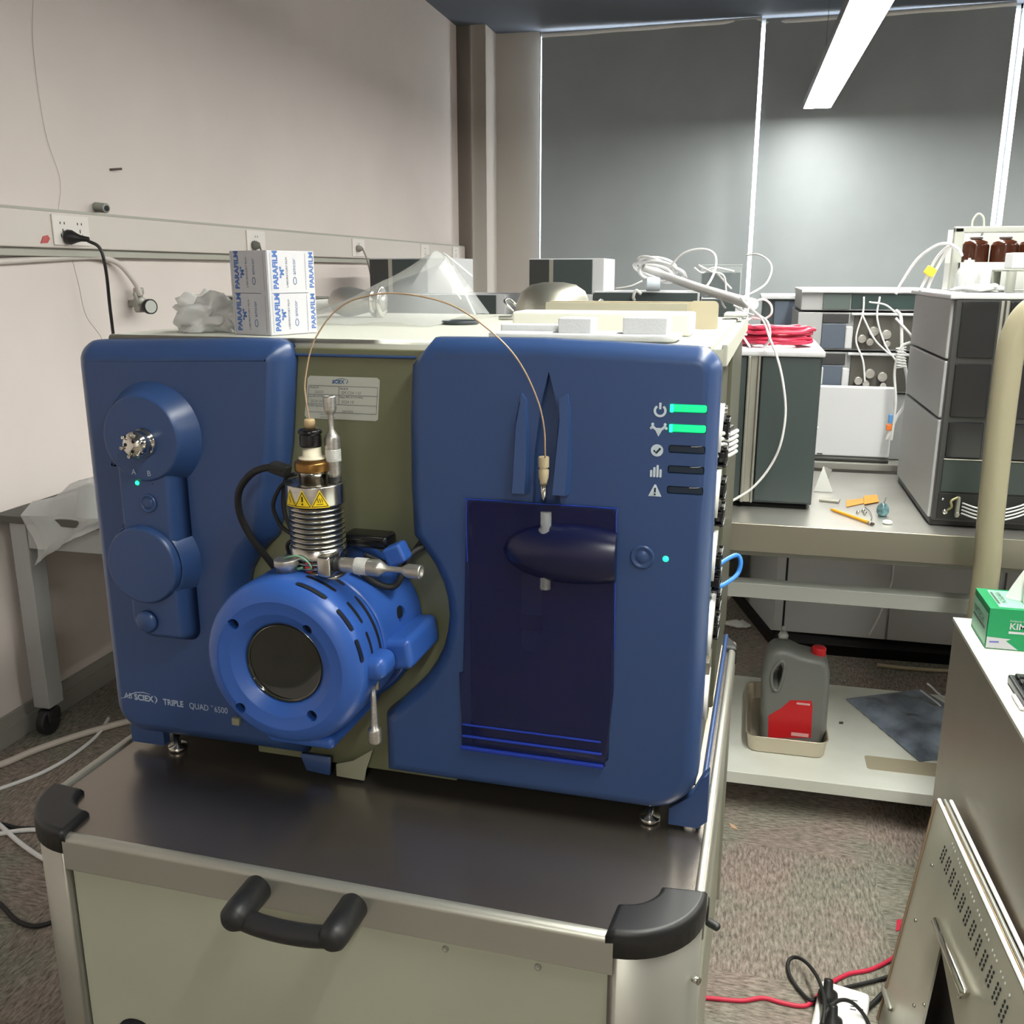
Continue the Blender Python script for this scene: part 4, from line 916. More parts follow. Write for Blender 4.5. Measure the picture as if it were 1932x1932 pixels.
    b = B(); tube(b, [(-0.55, 1.16, 1.098), (-0.53, 1.175, 1.072), (-0.505, 1.185, 1.064), (-0.492, 1.19, 1.082), (-0.488, 1.21, 1.105), (-0.470, 1.235, 1.115)], 0.0048, 12)
    tube(b, [(-0.545, 1.18, 1.110), (-0.52, 1.20, 1.095), (-0.495, 1.22, 1.10), (-0.48, 1.24, 1.12)], 0.0035, 8); obj('rear_cables', b, M_rubber, IS)
    obj('blue_clip', box(B(), (-0.512, 1.17, 1.100), (-0.482, 1.20, 1.128), 0.005, 3, rot=Matrix.Rotation(R(-25), 3, 'Y')), M_src, IS)
    b = B(); box(b, (-0.585, 1.19, 1.115), (-0.515, 1.23, 1.135), 0.006, 3); obj('black_manifold', b, M_blackg, IS)
    # capillary from probe to syringe pump
    CP = thing('capillary_tube', 'thin arched tan tube running from the steel tower to the syringe pump door', 'tube', (-0.45, 1.18, 1.20))
    pts = [(-0.604, 1.150, ZT + 0.082), (-0.609, 1.152, 1.335), (-0.610, 1.156, 1.36), (-0.599, 1.165, 1.409), (-0.563, 1.17, 1.453), (-0.516, 1.172, 1.470), (-0.464, 1.174, 1.471), (-0.405, 1.177, 1.457), (-0.355, 1.18, 1.425), (-0.320, 1.183, 1.389), (-0.296, 1.186, 1.342), (-0.286, 1.188, 1.302), (-0.2845, 1.19, 1.262)]
    obj('capillary', tube(B(), pts, 0.0011, 8), mat('capillary_tan', (176, 150, 120), 0.35), CP)
    b = B(); lathe(b, (-0.2880, 1.196, 1.262), (0, 0, -1), [(0.0065, 0), (0.0072, 0.001), (0.0072, 0.014), (0.0055, 0.0145), (0.0055, 0.017), (0.0072, 0.018), (0.0068, 0.028), (0.005, 0.034), (0.005, 0.038)], 24); obj('finger_fitting', b, mat('fitting_tan', (186, 172, 140), 0.45), CP)
    b = B(); lathe(b, (-0.2885, 1.198, 1.226), (0, 0, -1), [(0.004, 0), (0.0042, 0.012), (0.003, 0.020), (0.001, 0.024)], 16); obj('needle_hub', b, M_chrome, CP)
#@@PART2
# ---- survey helper: the point at depth Y (room) on the sight line through a photo position, used to read off where things stand
_f = 1778.0; _p, _w = R(14.32), R(13.8)
_FW = Vector((-math.sin(_w) * math.cos(_p), math.cos(_w) * math.cos(_p), -math.sin(_p))); _RT = Vector((math.cos(_w), math.sin(_w), 0)); _UP = _RT.cross(_FW)
def ray(x, y): return _FW + _RT * ((x - 966) / _f) - _UP * ((y - 966) / _f)
def at(x, y, Y): d = ray(x, y); return Vector((0, 0, 1.5)) + d * (Y / d.y)
def atz(x, y, z): d = ray(x, y); return Vector((0, 0, 1.5)) + d * ((z - 1.5) / d.z)
def xz(pts, Y): return [(at(x, y, Y).x, at(x, y, Y).z) for x, y in pts]

# ================================================================== THINGS ON THE INSTRUMENT LID
LZ = 1.4055
with frame(cart):
    # printed film carton, standing cornerwise
    Fc = Vector((-0.737, 1.296, LZ)); hl = Vector((-0.945, 0.327, 0)).normalized(); hr = Vector((0.327, 0.945, 0)).normalized(); WL, WR, HT = 0.084, 0.096, 0.125
    t = thing('film_carton', 'white carton with repeated blue lettering standing on the instrument lid', 'box', (-0.74, 1.36, LZ))
    b = B(); q = [Fc, Fc + hl * WL, Fc + hl * WL + hr * WR, Fc + hr * WR]
    lo = [b.verts.new(p) for p in q]; hi = [b.verts.new(p + Vector((0, 0, HT))) for p in q]
    for i in range(4): b.faces.new((lo[i], lo[(i + 1) % 4], hi[(i + 1) % 4], hi[i]))
    b.faces.new(lo[::-1]); b.faces.new(hi); bmesh.ops.recalc_face_normals(b, faces=b.faces[:])
    bmesh.ops.bevel(b, geom=b.edges[:], offset=0.0012, segments=2, affect='EDGES')
    K = obj('carton_body', b, M_boxw, t)
    up = (0, 0, 1)
    for side, (h, W_, st) in enumerate(((-hl, WL, Fc + hl * WL), (hr, WR, Fc))):
        bb, bd, bn = B(), B(), B()
        for r_ in range(2):
            z0 = 0.001 + r_ * 0.0625
            def pt(hh, zz): return st + h * hh + Vector((0, 0, zz))
            v_ = -h
            text(bb, 'PARAFILM', 0.0135, pt(0.020, z0 + 0.005), up, v_, sx=0.94, bold=0.0006)
            text(bb, '"M"', 0.0115, pt(0.032, z0 + 0.021), up, v_, sx=1.0, bold=0.0004)
            text(bd, 'LABORATORY FILM', 0.0056, pt(0.040, z0 + 0.007), up, v_, sx=0.92)
            text(bn, 'amcor', 0.0098, pt(0.056, z0 + 0.026), up, v_, sx=0.95)
            strip2d(bn, [(0.0035 * math.cos(R(a)) * (1.5 if abs(math.cos(R(a))) > .3 else 1), 0.0033 * math.sin(R(a))) for a in range(0, 361, 24)], 0.0011, pt(0.0535, z0 + 0.017), up, v_)
            strip2d(bd, [(0, 0), (0.055, 0)], 0.0005, pt(0.076, z0 + 0.003), up, v_)
            strip2d(bd, [(0, 0), (0.055, 0)], 0.0004, pt(0.006, z0 + 0.003), up, v_)
        strip2d(bd, [(0, 0), (W_ - 0.022, 0)], 0.0007, st + h * 0.006 + Vector((0, 0, 0.0625)), h, up)
        if side:
            bx = B()
            for r_ in range(2): text(bx, 'PARAFILM', 0.0125, Fc + hr * 0.0925 + Vector((0, 0, 0.007 + r_ * 0.0625)), up, -hr, sx=0.98, bold=0.0004)
            obj('blue_lettering', bx, M_inkb, K)
        obj('blue_lettering', bb, M_inkb, K); obj('small_print', bd, M_inkd, K); obj('maker_mark', bn, M_inkn, K)
    obj('crumpled_film', crumple(B(), (-0.888, 1.365, LZ), 0.044, 0.03, 0.030, 5, 4, 0.9), M_film, label='crumpled ball of milky plastic film on the lid left of the carton', cat='plastic film', sharp=12)
    # open dark-mouthed steel casing behind the carton
    t = thing('steel_casing', 'grey steel casing with a dark open side, just behind the printed carton', 'casing', (-1.20, 2.0, LZ))
    b = B(); plate(b, [(-1.335, 1.438), (-1.328, 1.443), (-1.17, 1.443), (-1.17, 1.406), (-1.235, 1.406), (-1.26, 1.436)], 0, (0, 2.04, 0), prof=[(0, 0), (0, 0.04)]); 
    b = B(); box(b, (-1.25, 1.98, 1.406), (-1.03, 2.09, 1.412)); box(b, (-1.32, 1.98, 1.437), (-1.03, 2.09, 1.443)); box(b, (-1.236, 1.98, 1.406), (-1.228, 2.0, 1.442)); box(b, (-1.04, 1.98, 1.406), (-1.03, 2.09, 1.443))
    obj('shell', b, M_steelb, t); obj('dark_interior', box(B(), (-1.30, 2.04, 1.412), (-1.04, 2.085, 1.437)), M_black, t)
    # mirror-bright vessel lying on its side with a clamp ring
    t = thing('steel_vessel', 'mirror-polished steel vessel lying on its side with a double clamp ring', 'vessel', (-0.86, 1.9, LZ))
    obj('vessel_body', lathe(B(), (-0.935, 1.90, 1.4375), (1, 0.05, 0.0), [(0, 0), (0.012, 0.002), (0.024, 0.012), (0.031, 0.030), (0.032, 0.05), (0.026, 0.075), (0.020, 0.10), (0.019, 0.125), (0, 0.125)], 40), mat('vessel_steel', (205, 203, 198), 0.3, metal=0.85), t)
    obj('clamp_ring', lathe(B(), (-0.835, 1.905, 1.4375), (1, 0.05, 0), [(0.020, 0), (0.031, 0), (0.032, 0.005), (0.022, 0.009), (0.022, 0.013), (0.032, 0.017), (0.031, 0.022), (0.020, 0.022)], 40), M_chrome, t)
    # big clear plastic sheet
    t = thing('plastic_sheet', 'large creased clear plastic sheet rising to a peak on the lid', 'plastic sheet', (-0.75, 1.85, LZ))
    rows = []; rnd = random.Random(11)
    for i in range(17):
        u_ = i / 16; row = []
        for j in range(17):
            v_ = j / 16
            x = -0.985 + (0.395 * u_) ; y = 1.95 - 0.36 * v_
            pk = max(0, 1 - abs(u_ - 0.78) / (0.62 if u_ < 0.78 else 0.24)); hh = 0.128 * pk ** 1.1 * max(0, 1 - abs(v_ - 0.15) / 0.75)
            z = LZ + 0.003 + 0.02 * math.sin(u_ * 3.1) * (1 - v_) + hh + 0.003 * math.sin(u_ * 17 + v_ * 7) + 0.002 * rnd.random()
            row.append((x, y, z))
        rows.append(row)
    obj('film', sheet(B(), rows, thick=0.0006), mat('sheet_film', (215, 218, 218), 0.18, alpha=0.22), t, sharp=20)
    b = B(); pk = Vector((-0.682, 1.92, 1.537))
    for q in ([pk, (-0.655, 1.90, 1.505), (-0.63, 1.90, 1.46), (-0.602, 1.89, 1.412)], [pk, (-0.664, 1.90, 1.53), (-0.64, 1.90, 1.512), (-0.615, 1.91, 1.49)], [(-0.66, 1.89, 1.50), (-0.65, 1.885, 1.47), (-0.63, 1.88, 1.445)]): tube(b, q, 0.0022, 6)
    obj('fold_ridge', b, mat('fold_white', (245, 246, 246), 0.3, alpha=0.8), t)
    b = B(); q = [b.verts.new(p) for p in ((-0.684, 1.92, 1.536), (-0.650, 1.905, 1.515), (-0.615, 1.91, 1.490), (-0.625, 1.90, 1.468), (-0.650, 1.895, 1.470))]; f = b.faces.new(q); bmesh.ops.solidify(b, geom=[f], thickness=0.0006)
    obj('upper_flap', b, MC['sheet_film'], t)
    # flat dark dish
    t = thing('petri_dish', 'small flat black dish lying on the lid near the plastic sheet', 'dish', (-0.565, 1.69, LZ))
    obj('dish', lathe(B(), (-0.568, 1.69, LZ), (0, 0, 1), [(0.033, 0), (0.035, 0.002), (0.035, 0.006), (0.033, 0.007), (0.032, 0.004), (0, 0.004)], 36), mat('dish_dark', (60, 66, 70), 0.35), t)
    # round steel bowl, upside down, with wire loops
    t = thing('steel_bowl', 'upturned satin steel bowl with a loop handle on either side', 'bowl', (-0.47, 2.02, LZ))
    obj('bowl_shell', lathe(B(), (-0.468, 2.02, LZ), (0, 0, 1), [(0.080, 0), (0.082, 0.004), (0.080, 0.026), (0.068, 0.053), (0.048, 0.067), (0.022, 0.072), (0, 0.0725)], 48), mat('satin_steel', (186, 184, 172), 0.36, metal=0.9), t)
    for s in (-1, 1):
        obj('loop_handle', tube(B(), [(-0.468 + s * 0.078, 1.99, LZ + 0.010), (-0.468 + s * 0.10, 1.99, LZ + 0.030), (-0.468 + s * 0.102, 2.02, LZ + 0.036), (-0.468 + s * 0.10, 2.05, LZ + 0.030), (-0.468 + s * 0.078, 2.05, LZ + 0.010)], 0.003, 8), M_steel, t)
    # long open card sleeve
    t = thing('card_sleeve', 'long beige card sleeve with a folded square end behind the foam', 'card sleeve', (-0.24, 1.68, LZ))
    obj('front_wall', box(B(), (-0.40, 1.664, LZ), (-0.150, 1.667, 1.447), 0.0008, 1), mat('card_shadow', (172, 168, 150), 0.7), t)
    obj('end_flap', plate(B(), rrect(-0.146, LZ, -0.098, 1.452, rs=(.001, .003, .008, .008)), 0, (0, 1.652, 0), prof=[(0, 0), (0, 0.003)]), M_card, t, label='paler folded end flap')
    obj('back_wall', box(B(), (-0.40, 1.70, LZ), (-0.105, 1.703, 1.449), 0.0008, 1), M_card, t)
    # foam pieces
    t = thing('foam_insert', 'white styrofoam insert with two raised blocks at the front of the lid', 'foam insert', (-0.2, 1.35, LZ))
    b = B(); plate(b, rrect(-0.40, 1.30, -0.130, 1.395, 0.02), 0, (0, 0, LZ), (1, 0, 0), (0, 1, 0), (0, 0, 1), prof=[(0.006, 0), (0, 0.004), (0, 0.009), (0.002, 0.010)]); obj('base_slab', b, M_foam, t)
    b = B(); box(b, (-0.300, 1.325, LZ + 0.009), (-0.252, 1.375, 1.4365), 0.002); obj('raised_block', b, M_foam, t)
    b = B(); box(b, (-0.208, 1.325, LZ + 0.009), (-0.146, 1.375, 1.4385), 0.002); obj('raised_block', b, M_foam, t)
    b = B(); box(b, (-0.395, 1.36, LZ + 0.009), (-0.302, 1.385, 1.425), 0.002); obj('raised_block', b, M_foam, t)
    t = thing('foam_slab', 'long cream coloured foam slab lying behind the two-block insert', 'foam slab', (-0.26, 1.47, LZ))
    b = B(); box(b, (-0.402, 1.45, LZ), (-0.125, 1.53, 1.4395), 0.004, 3); obj('slab', b, mat('foam_cream', (230, 230, 218), 0.85), t)
    b = B(); box(b, (-0.545, 1.86, LZ), (-0.515, 1.875, 1.413), 0.002); cyl(b, (-0.52, 1.867, 1.411), (-0.505, 1.867, 1.411), 0.004, 10)
    obj('small_clip', b, M_steelb, label='tiny steel clip lying on the lid between dish and bowl', cat='clip')

# ================================================================== RIGHT-HAND STEEL BENCH
t = thing('steel_bench', 'long stainless steel laboratory bench with a low white undershelf', 'bench', (0.8, 2.85, 0))
SB = t
obj('worktop', box(B(), (-0.6, 2.50, 0.815), (2.6, 3.26, 0.85), 0.002), M_bstop, t)
obj('front_lip', box(B(), (-0.6, 2.494, 0.775), (2.6, 2.502, 0.852), 0.002), M_btrim, t)
obj('apron', box(B(), (-0.6, 2.56, 0.745), (2.6, 2.59, 0.815), 0.002), M_bgrey, t)
obj('cross_beam', box(B(), (-0.6, 2.55, 0.626), (2.6, 2.60, 0.668), 0.002), M_bgrey, t)
obj('undershelf', box(B(), (-0.3, 2.485, 0.092), (2.6, 3.16, 0.128), 0.002), M_shelf, t)
for x in (-0.58, 2.54):
    for y in (2.56, 3.18): obj('leg', box(B(), (x, y, 0), (x + 0.05, y + 0.05, 0.815), 0.003), M_bgrey, t)
obj('leg', box(B(), (-0.10, 3.16, 0), (-0.05, 3.21, 0.815), 0.003), M_bgrey, t)
b = B(); plate(b, rrect(0.405, 2.59, 0.62, 2.67, 0.01), 0, (0, 0, 0.128), (1, 0, 0), (0, 1, 0), (0, 0, 1), prof=[(0, 0), (0, 0.0006)]); obj('stain', b, mat('stain_beige', (196, 186, 160), 0.6, alpha=0.7), t, label='faint beige stain on the undershelf')
# autosampler cabinet with red cable coil on top
t = thing('autosampler_cabinet', 'dark grey fronted instrument cabinet with a white top carrying a red cable coil', 'instrument', (0.03, 2.9, 0.85))
obj('cabinet_body', box(B(), (-0.20, 2.70, 0.862), (0.203, 3.16, 1.278), 0.003), M_gdark, t)
obj('door_panel', box(B(), (0.045, 2.683, 0.872), (0.198, 2.70, 1.275), 0.003), M_gdark, t)
obj('door_panel', box(B(), (-0.19, 2.683, 0.872), (0.005, 2.70, 1.275), 0.003), M_gdark, t)
b = B(); box(b, (0.007, 2.675, 0.866), (0.016, 2.70, 1.277), 0.003); box(b, (0.016, 2.685, 0.866), (0.034, 2.70, 1.277), 0.001); box(b, (0.034, 2.675, 0.866), (0.041, 2.70, 1.277), 0.003)
obj('door_channel', b, M_alu, t)
obj('top_cover', box(B(), (-0.205, 2.675, 1.276), (0.208, 3.165, 1.292), 0.004), M_gwhite, t)
obj('base_plinth', box(B(), (-0.19, 2.70, 0.85), (0.19, 3.15, 0.864)), M_black, t)
obj('edge_clip', box(B(), (0.203, 2.72, 1.20), (0.208, 2.74, 1.245), 0.001), M_gwhite, t)
obj('edge_clip', box(B(), (0.203, 2.72, 1.06), (0.208, 2.74, 1.08), 0.001), M_gwhite, t)
t = thing('cable_coil', 'coil of bright red cable lying on the dark grey instrument cabinet', 'cable', (0.082, 2.86, 1.292))
rnd = random.Random(21); b = B(); pts = []
for k in range(15 * 14):
    a = 2 * math.pi * k / 14; lay = k / 14
    rr = 0.076 + 0.016 * math.sin(lay * 2.3) + rnd.uniform(-0.005, 0.005)
    pts.append((0.082 + 1.12 * rr * math.cos(a), 2.86 + rr * math.sin(a), 1.2985 + (lay % 5) * 0.0100 + rnd.uniform(-0.003, 0.004)))
tube(b, pts, 0.0048, 8, 3); obj('cable', b, mat('coil_red', (196, 50, 80), 0.4), t)
# HPLC tower at the right
t = thing('chromatograph_tower', 'tall light grey chromatograph stack with smoked glass fronts on the bench', 'instrument', (0.75, 2.9, 0.85))
for z0, z1 in ((0.868, 1.128), (1.133, 1.279), (1.284, 1.432)):
    obj('module_case', box(B(), (0.493, 2.615, z0), (1.1, 3.17, z1), 0.004), M_ggrey, t)
obj('top_cover', box(B(), (0.485, 2.59, 1.433), (1.11, 3.2, 1.446), 0.003), M_gwhite, t)
obj('base_plinth', box(B(), (0.497, 2.60, 0.851), (1.1, 3.16, 0.868), 0.003), M_black, t)
obj('front_frame', box(B(), (0.500, 2.592, 0.866), (1.1, 2.616, 1.432), 0.003), mat('front_frame_dark', (62, 62, 62), 0.4), t)
for z0, z1 in ((1.290, 1.428), (1.140, 1.275), (1.035, 1.128)):
    obj('smoked_window', box(B(), (0.514, 2.586, z0), (0.598, 2.594, z1), 0.003), M_smoke, t)
    obj('smoked_window', box(B(), (0.625, 2.586, z0), (0.95, 2.594, z1), 0.003), M_smoke, t)
b = B(); box(b, (0.602, 2.584, 1.133), (0.609, 2.596, 1.430), 0.001); box(b, (0.614, 2.584, 1.133), (0.621, 2.596, 1.430), 0.001); obj('chrome_strip', b, M_alu, t)
obj('lower_door', box(B(), (0.512, 2.586, 0.945), (0.95, 2.594, 1.030), 0.002), mat('lower_door_green', (54, 64, 62), 0.4), t)
obj('door_glint', box(B(), (0.512, 2.584, 1.030), (0.95, 2.588, 1.0325)), M_alu, t)
obj('pump_recess', box(B(), (0.510, 2.588, 0.872), (0.95, 2.594, 0.942), 0.002), M_black, t)
b = B(); cyl(b, (0.528, 2.590, 0.893), (0.528, 2.578, 0.893), 0.006, 14); cyl(b, (0.520, 2.590, 0.925), (0.520, 2.583, 0.925), 0.003, 10); obj('recess_screw', b, M_steel, t)
b = B(); box(b, (0.552, 2.575, 0.880), (0.562, 2.592, 0.935), 0.003); cyl(b, (0.557, 2.578, 0.89), (0.557, 2.570, 0.89), 0.005, 12); obj('pump_head', b, M_alu, t)
b = B(); tube(b, [(0.533, 2.575, 0.90), (0.540, 2.568, 0.91), (0.538, 2.57, 0.925), (0.555, 2.575, 0.935)], 0.003, 8); obj('brass_elbow', b, mat('brass_pale', (170, 164, 120), 0.4, metal=0.6), t)
for k in range(4):
    b = B(); z = 0.918 - 0.009 * k; tube(b, [(0.568, 2.583, z), (0.60, 2.56, z - 0.006), (0.64, 2.55, z - 0.008), (0.69, 2.555, z + 0.004), (0.73, 2.57, z + 0.02)], 0.0022, 8); obj('solvent_line', b, M_tube, t)
# clutter on the bench between the instruments
t = thing('angle_bracket', 'bent grey sheet-metal bracket lying by the dark cabinet', 'bracket', (0.25, 2.93, 0.85))
b = B(); plate(b, [(0, 0), (0.055, 0.0), (0.026, 0.085)], 0.002, (0.225, 2.93, 0.852), (1, 0, 0), (0, 0.55, 0.83), (0, -0.83, 0.55)); plate(b, [(0, 0), (0.03, 0.01), (0, 0.075)], 0.002, (0.253, 2.978, 0.921), (0.8, 0.6, -0.1), (0.06, -0.5, -0.86), (0.3, -0.8, 0.3)); obj('bracket', b, mat('bracket_dull', (140, 140, 136), 0.5, metal=0.3), t)
b = B(); box(b, (0.235, 2.80, 0.851), (0.290, 2.835, 0.857), 0.001, rot=Matrix.Rotation(R(-12), 3, 'Z')); obj('metal_offcut', b, M_alu, label='small flat metal offcut in front of the bent bracket', cat='metal offcut')
def flat(name, pts, m, lab, cat, z=0.851, th=0.0015, grp=None):
    q = [atz(x, y, z) for x, y in pts]; b = B(); plate(b, [(p.x, p.y) for p in q], 0, (0, 0, z), (1, 0, 0), (0, 1, 0), (0, 0, 1), prof=[(0, 0), (0, th)]); return obj(name, b, m, label=lab, cat=cat, group=grp)
flat('amber_film', [(1596, 945), (1628, 941), (1630, 950), (1597, 957)], M_orange, 'longer amber strip of polyimide film, lying left on the bench', 'film strip')
flat('amber_film', [(1629, 936), (1655, 934), (1658, 947), (1631, 952)], M_orange, 'squarish amber piece of film with a pin across it, right of the longer strip', 'film strip', z=0.853)
p0, p1 = atz(1566, 960, 0.855), atz(1648, 989, 0.855)
t = thing('pencil', 'yellow pencil lying on the steel bench in front of the amber film', 'pencil', ((p0.x + p1.x) / 2, (p0.y + p1.y) / 2, 0.851)); d = (p1 - p0)
obj('shaft', lathe(B(), p0, d, [(0.0008, 0), (0.0042, 0.012), (0.0042, d.length - 0.018)], 6, cap=True), M_yel, t)
obj('ferrule', lathe(B(), p0 + d.normalized() * (d.length - 0.018), d, [(0.0045, 0), (0.0045, 0.010)], 12), M_alu, t); obj('eraser', lathe(B(), p0 + d.normalized() * (d.length - 0.008), d, [(0.004, 0), (0.004, 0.008)], 12), mat('eraser_dark', (70, 50, 50), 0.7), t)
t = thing('glass_bauble', 'small speckled teal ball with a wire stem standing on the bench', 'ball', (0.389, 2.67, 0.851))
obj('ball', lathe(B(), (0.389, 2.67, 0.851), (0, 0, 1), [(0.010, 0), (0.012, 0.004), (0.016, 0.010), (0.0165, 0.018), (0.014, 0.028), (0.008, 0.034), (0.003, 0.036), (0, 0.036)], 28), M_teal, t)
obj('wire_stem', tube(B(), [(0.389, 2.67, 0.886), (0.393, 2.67, 0.895), (0.394, 2.67, 0.906)], 0.0012, 6), M_steel, t)
p = atz(1674, 987, 0.852); b = B(); lathe(b, (p.x, p.y, 0.851), (0, 0, 1), [(0.011, 0), (0.012, 0.002), (0.012, 0.006), (0.008, 0.008), (0, 0.008)], 24); obj('bottle_cap', b, M_whitem, label='small white oval cap beside the teal ball', cat='cap')
t = thing('tube_fitting', 'little steel fitting with a curved tube behind the pencil end', 'fitting', (0.33, 2.7, 0.851)); b = B()
for (x, y) in ((1617, 968), (1627, 965), (1630, 970)): q = atz(x, y, 0.853); cyl(b, (q.x, q.y, 0.851), (q.x + 0.004, q.y, 0.860), 0.004, 10)
obj('nuts', b, M_steel, t); q = [atz(x, y, 0.856) for x, y in ((1632, 957), (1641, 965), (1645, 975), (1643, 982))]; obj('bent_tube', tube(B(), q, 0.0014, 6), M_steel, t)
# things on the tower
def pts_at(L): return [at(*q) for q in L]
t = thing('white_tubing', 'arch of white tubing with a yellow tag rising behind the chromatograph tower', 'tubing', (0.48, 3.0, 1.446))
for q in ([(1690, 556, 3.0), (1700, 535, 3.0), (1730, 490, 2.98), (1765, 464, 2.95), (1790, 460, 2.93), (1808, 470, 2.92), (1815, 482, 2.9)], [(1735, 550, 3.0), (1745, 530, 3.0), (1765, 490, 2.98), (1785, 468, 2.95), (1800, 463, 2.93)], [(1748, 552, 3.0), (1758, 525, 3.0), (1778, 488, 2.98), (1792, 466, 2.95), (1806, 468, 2.93)]):
    obj('tube', tube(B(), pts_at(q), 0.0042, 8), M_tube, t)
b = B(); c = at(1755, 512, 2.985); box(b, (c.x - 0.014, c.y - 0.008, c.z - 0.012), (c.x + 0.014, c.y + 0.008, c.z + 0.012), 0.003, rot=Matrix.Rotation(R(30), 3, 'Y')); obj('yellow_tag', b, mat('tag_yellow', (240, 216, 60), 0.5), t, label='yellow tape tag')
t = thing('wash_bottle', 'clear squeeze bottle full of white tube ends on top of the tower', 'bottle', (0.585, 2.92, 1.446))
obj('bottle', lathe(B(), (0.585, 2.92, 1.446), (0, 0, 1), [(0.030, 0), (0.034, 0.006), (0.034, 0.045), (0.028, 0.060), (0.014, 0.070), (0.014, 0.085), (0.012, 0.085), (0.012, 0.07), (0.026, 0.058), (0.031, 0.044), (0.031, 0.008), (0, 0.006)], 28), M_clear, t)
b = B(); rnd = random.Random(5)
for k in range(7): a = k * 0.9; tube(b, [(0.585 + 0.02 * math.cos(a), 2.92 + 0.02 * math.sin(a), 1.456), (0.585 + 0.012 * math.cos(a + 1), 2.92 + 0.01 * math.sin(a + 1), 1.49), (0.585, 2.92, 1.535)], 0.003, 6)
obj('tube_ends', b, M_tube, t)
b = B(); crumple(b, (0.60, 2.80, 1.4465), 0.055, 0.045, 0.011, 9, 4, 0.5); obj('folded_tissue', b, M_paper, label='crumpled white tissue on the front corner of the tower top', cat='tissue', sharp=20)
t = thing('solvent_tray', 'pale grey solvent tray holding amber bottles at the right picture edge', 'tray', (0.75, 3.05, 1.446))
b = B(); box(b, (0.565, 2.96, 1.446), (1.0, 3.16, 1.452)); box(b, (0.565, 2.96, 1.452), (1.0, 2.966, 1.525), 0.001); box(b, (0.565, 2.96, 1.452), (0.571, 3.16, 1.525), 0.001); box(b, (0.565, 3.154, 1.452), (1.0, 3.16, 1.62)); box(b, (0.994, 2.96, 1.452), (1.0, 3.16, 1.525))
obj('tray_body', b, mat('tray_grey', (206, 208, 202), 0.5), t)
b = B(); box(b, (0.55, 2.975, 1.446), (0.575, 3.0, 1.62), 0.003); box(b, (0.55, 2.975, 1.605), (1.0, 3.0, 1.622), 0.003); obj('tray_frame', b, mat('tray_frame_grey', (170, 172, 164), 0.5), t)
for k, (x, y) in enumerate(((0.625, 3.06), (0.70, 3.05), (0.775, 3.06), (0.85, 3.05))):
    bt = thing('solvent_bottle', 'amber glass solvent bottle in the grey tray, %s' % ('first from the left', 'second from the left', 'third from the left', 'last on the right')[k], 'bottle', (x, y, 1.453), 'amber bottles in the solvent tray')
    obj('bottle_glass', lathe(B(), (x, y, 1.453), (0, 0, 1), [(0.034, 0), (0.0365, 0.004), (0.0365, 0.118), (0.030, 0.130), (0.014, 0.136), (0.013, 0.142), (0, 0.142)], 24), M_amber, bt)
    obj('bottle_cap', cyl(B(), (x, y, 1.59), (x, y, 1.602), 0.017, 20), M_white, bt)
b = B(); tube(b, pts_at([(1835, 440, 3.0), (1835, 418, 3.0), (1845, 404, 3.0), (1855, 410, 3.0), (1856, 430, 3.0), (1852, 445, 3.0)]), 0.003, 8); obj('hook_tube', b, mat('hook_pale', (186, 190, 176), 0.5), label='pale hooked tube standing up behind the amber bottles', cat='tube')
b = B(); box(b, (0.64, 2.72, 1.50), (0.95, 2.90, 1.506), 0.002); box(b, (0.64, 2.72, 1.447), (0.66, 2.74, 1.50)); box(b, (0.64, 2.88, 1.447), (0.66, 2.90, 1.50)); box(b, (0.92, 2.72, 1.447), (0.95, 2.74, 1.50)); obj('riser_plate', b, mat('riser_grey', (138, 140, 130), 0.5), label='grey metal riser plate on the tower at the right picture edge', cat='riser plate')
obj('small_white_box', box(B(), (0.665, 2.80, 1.507), (0.80, 2.88, 1.548), 0.003), M_gwhite, label='little white box standing on the grey riser plate', cat='box')

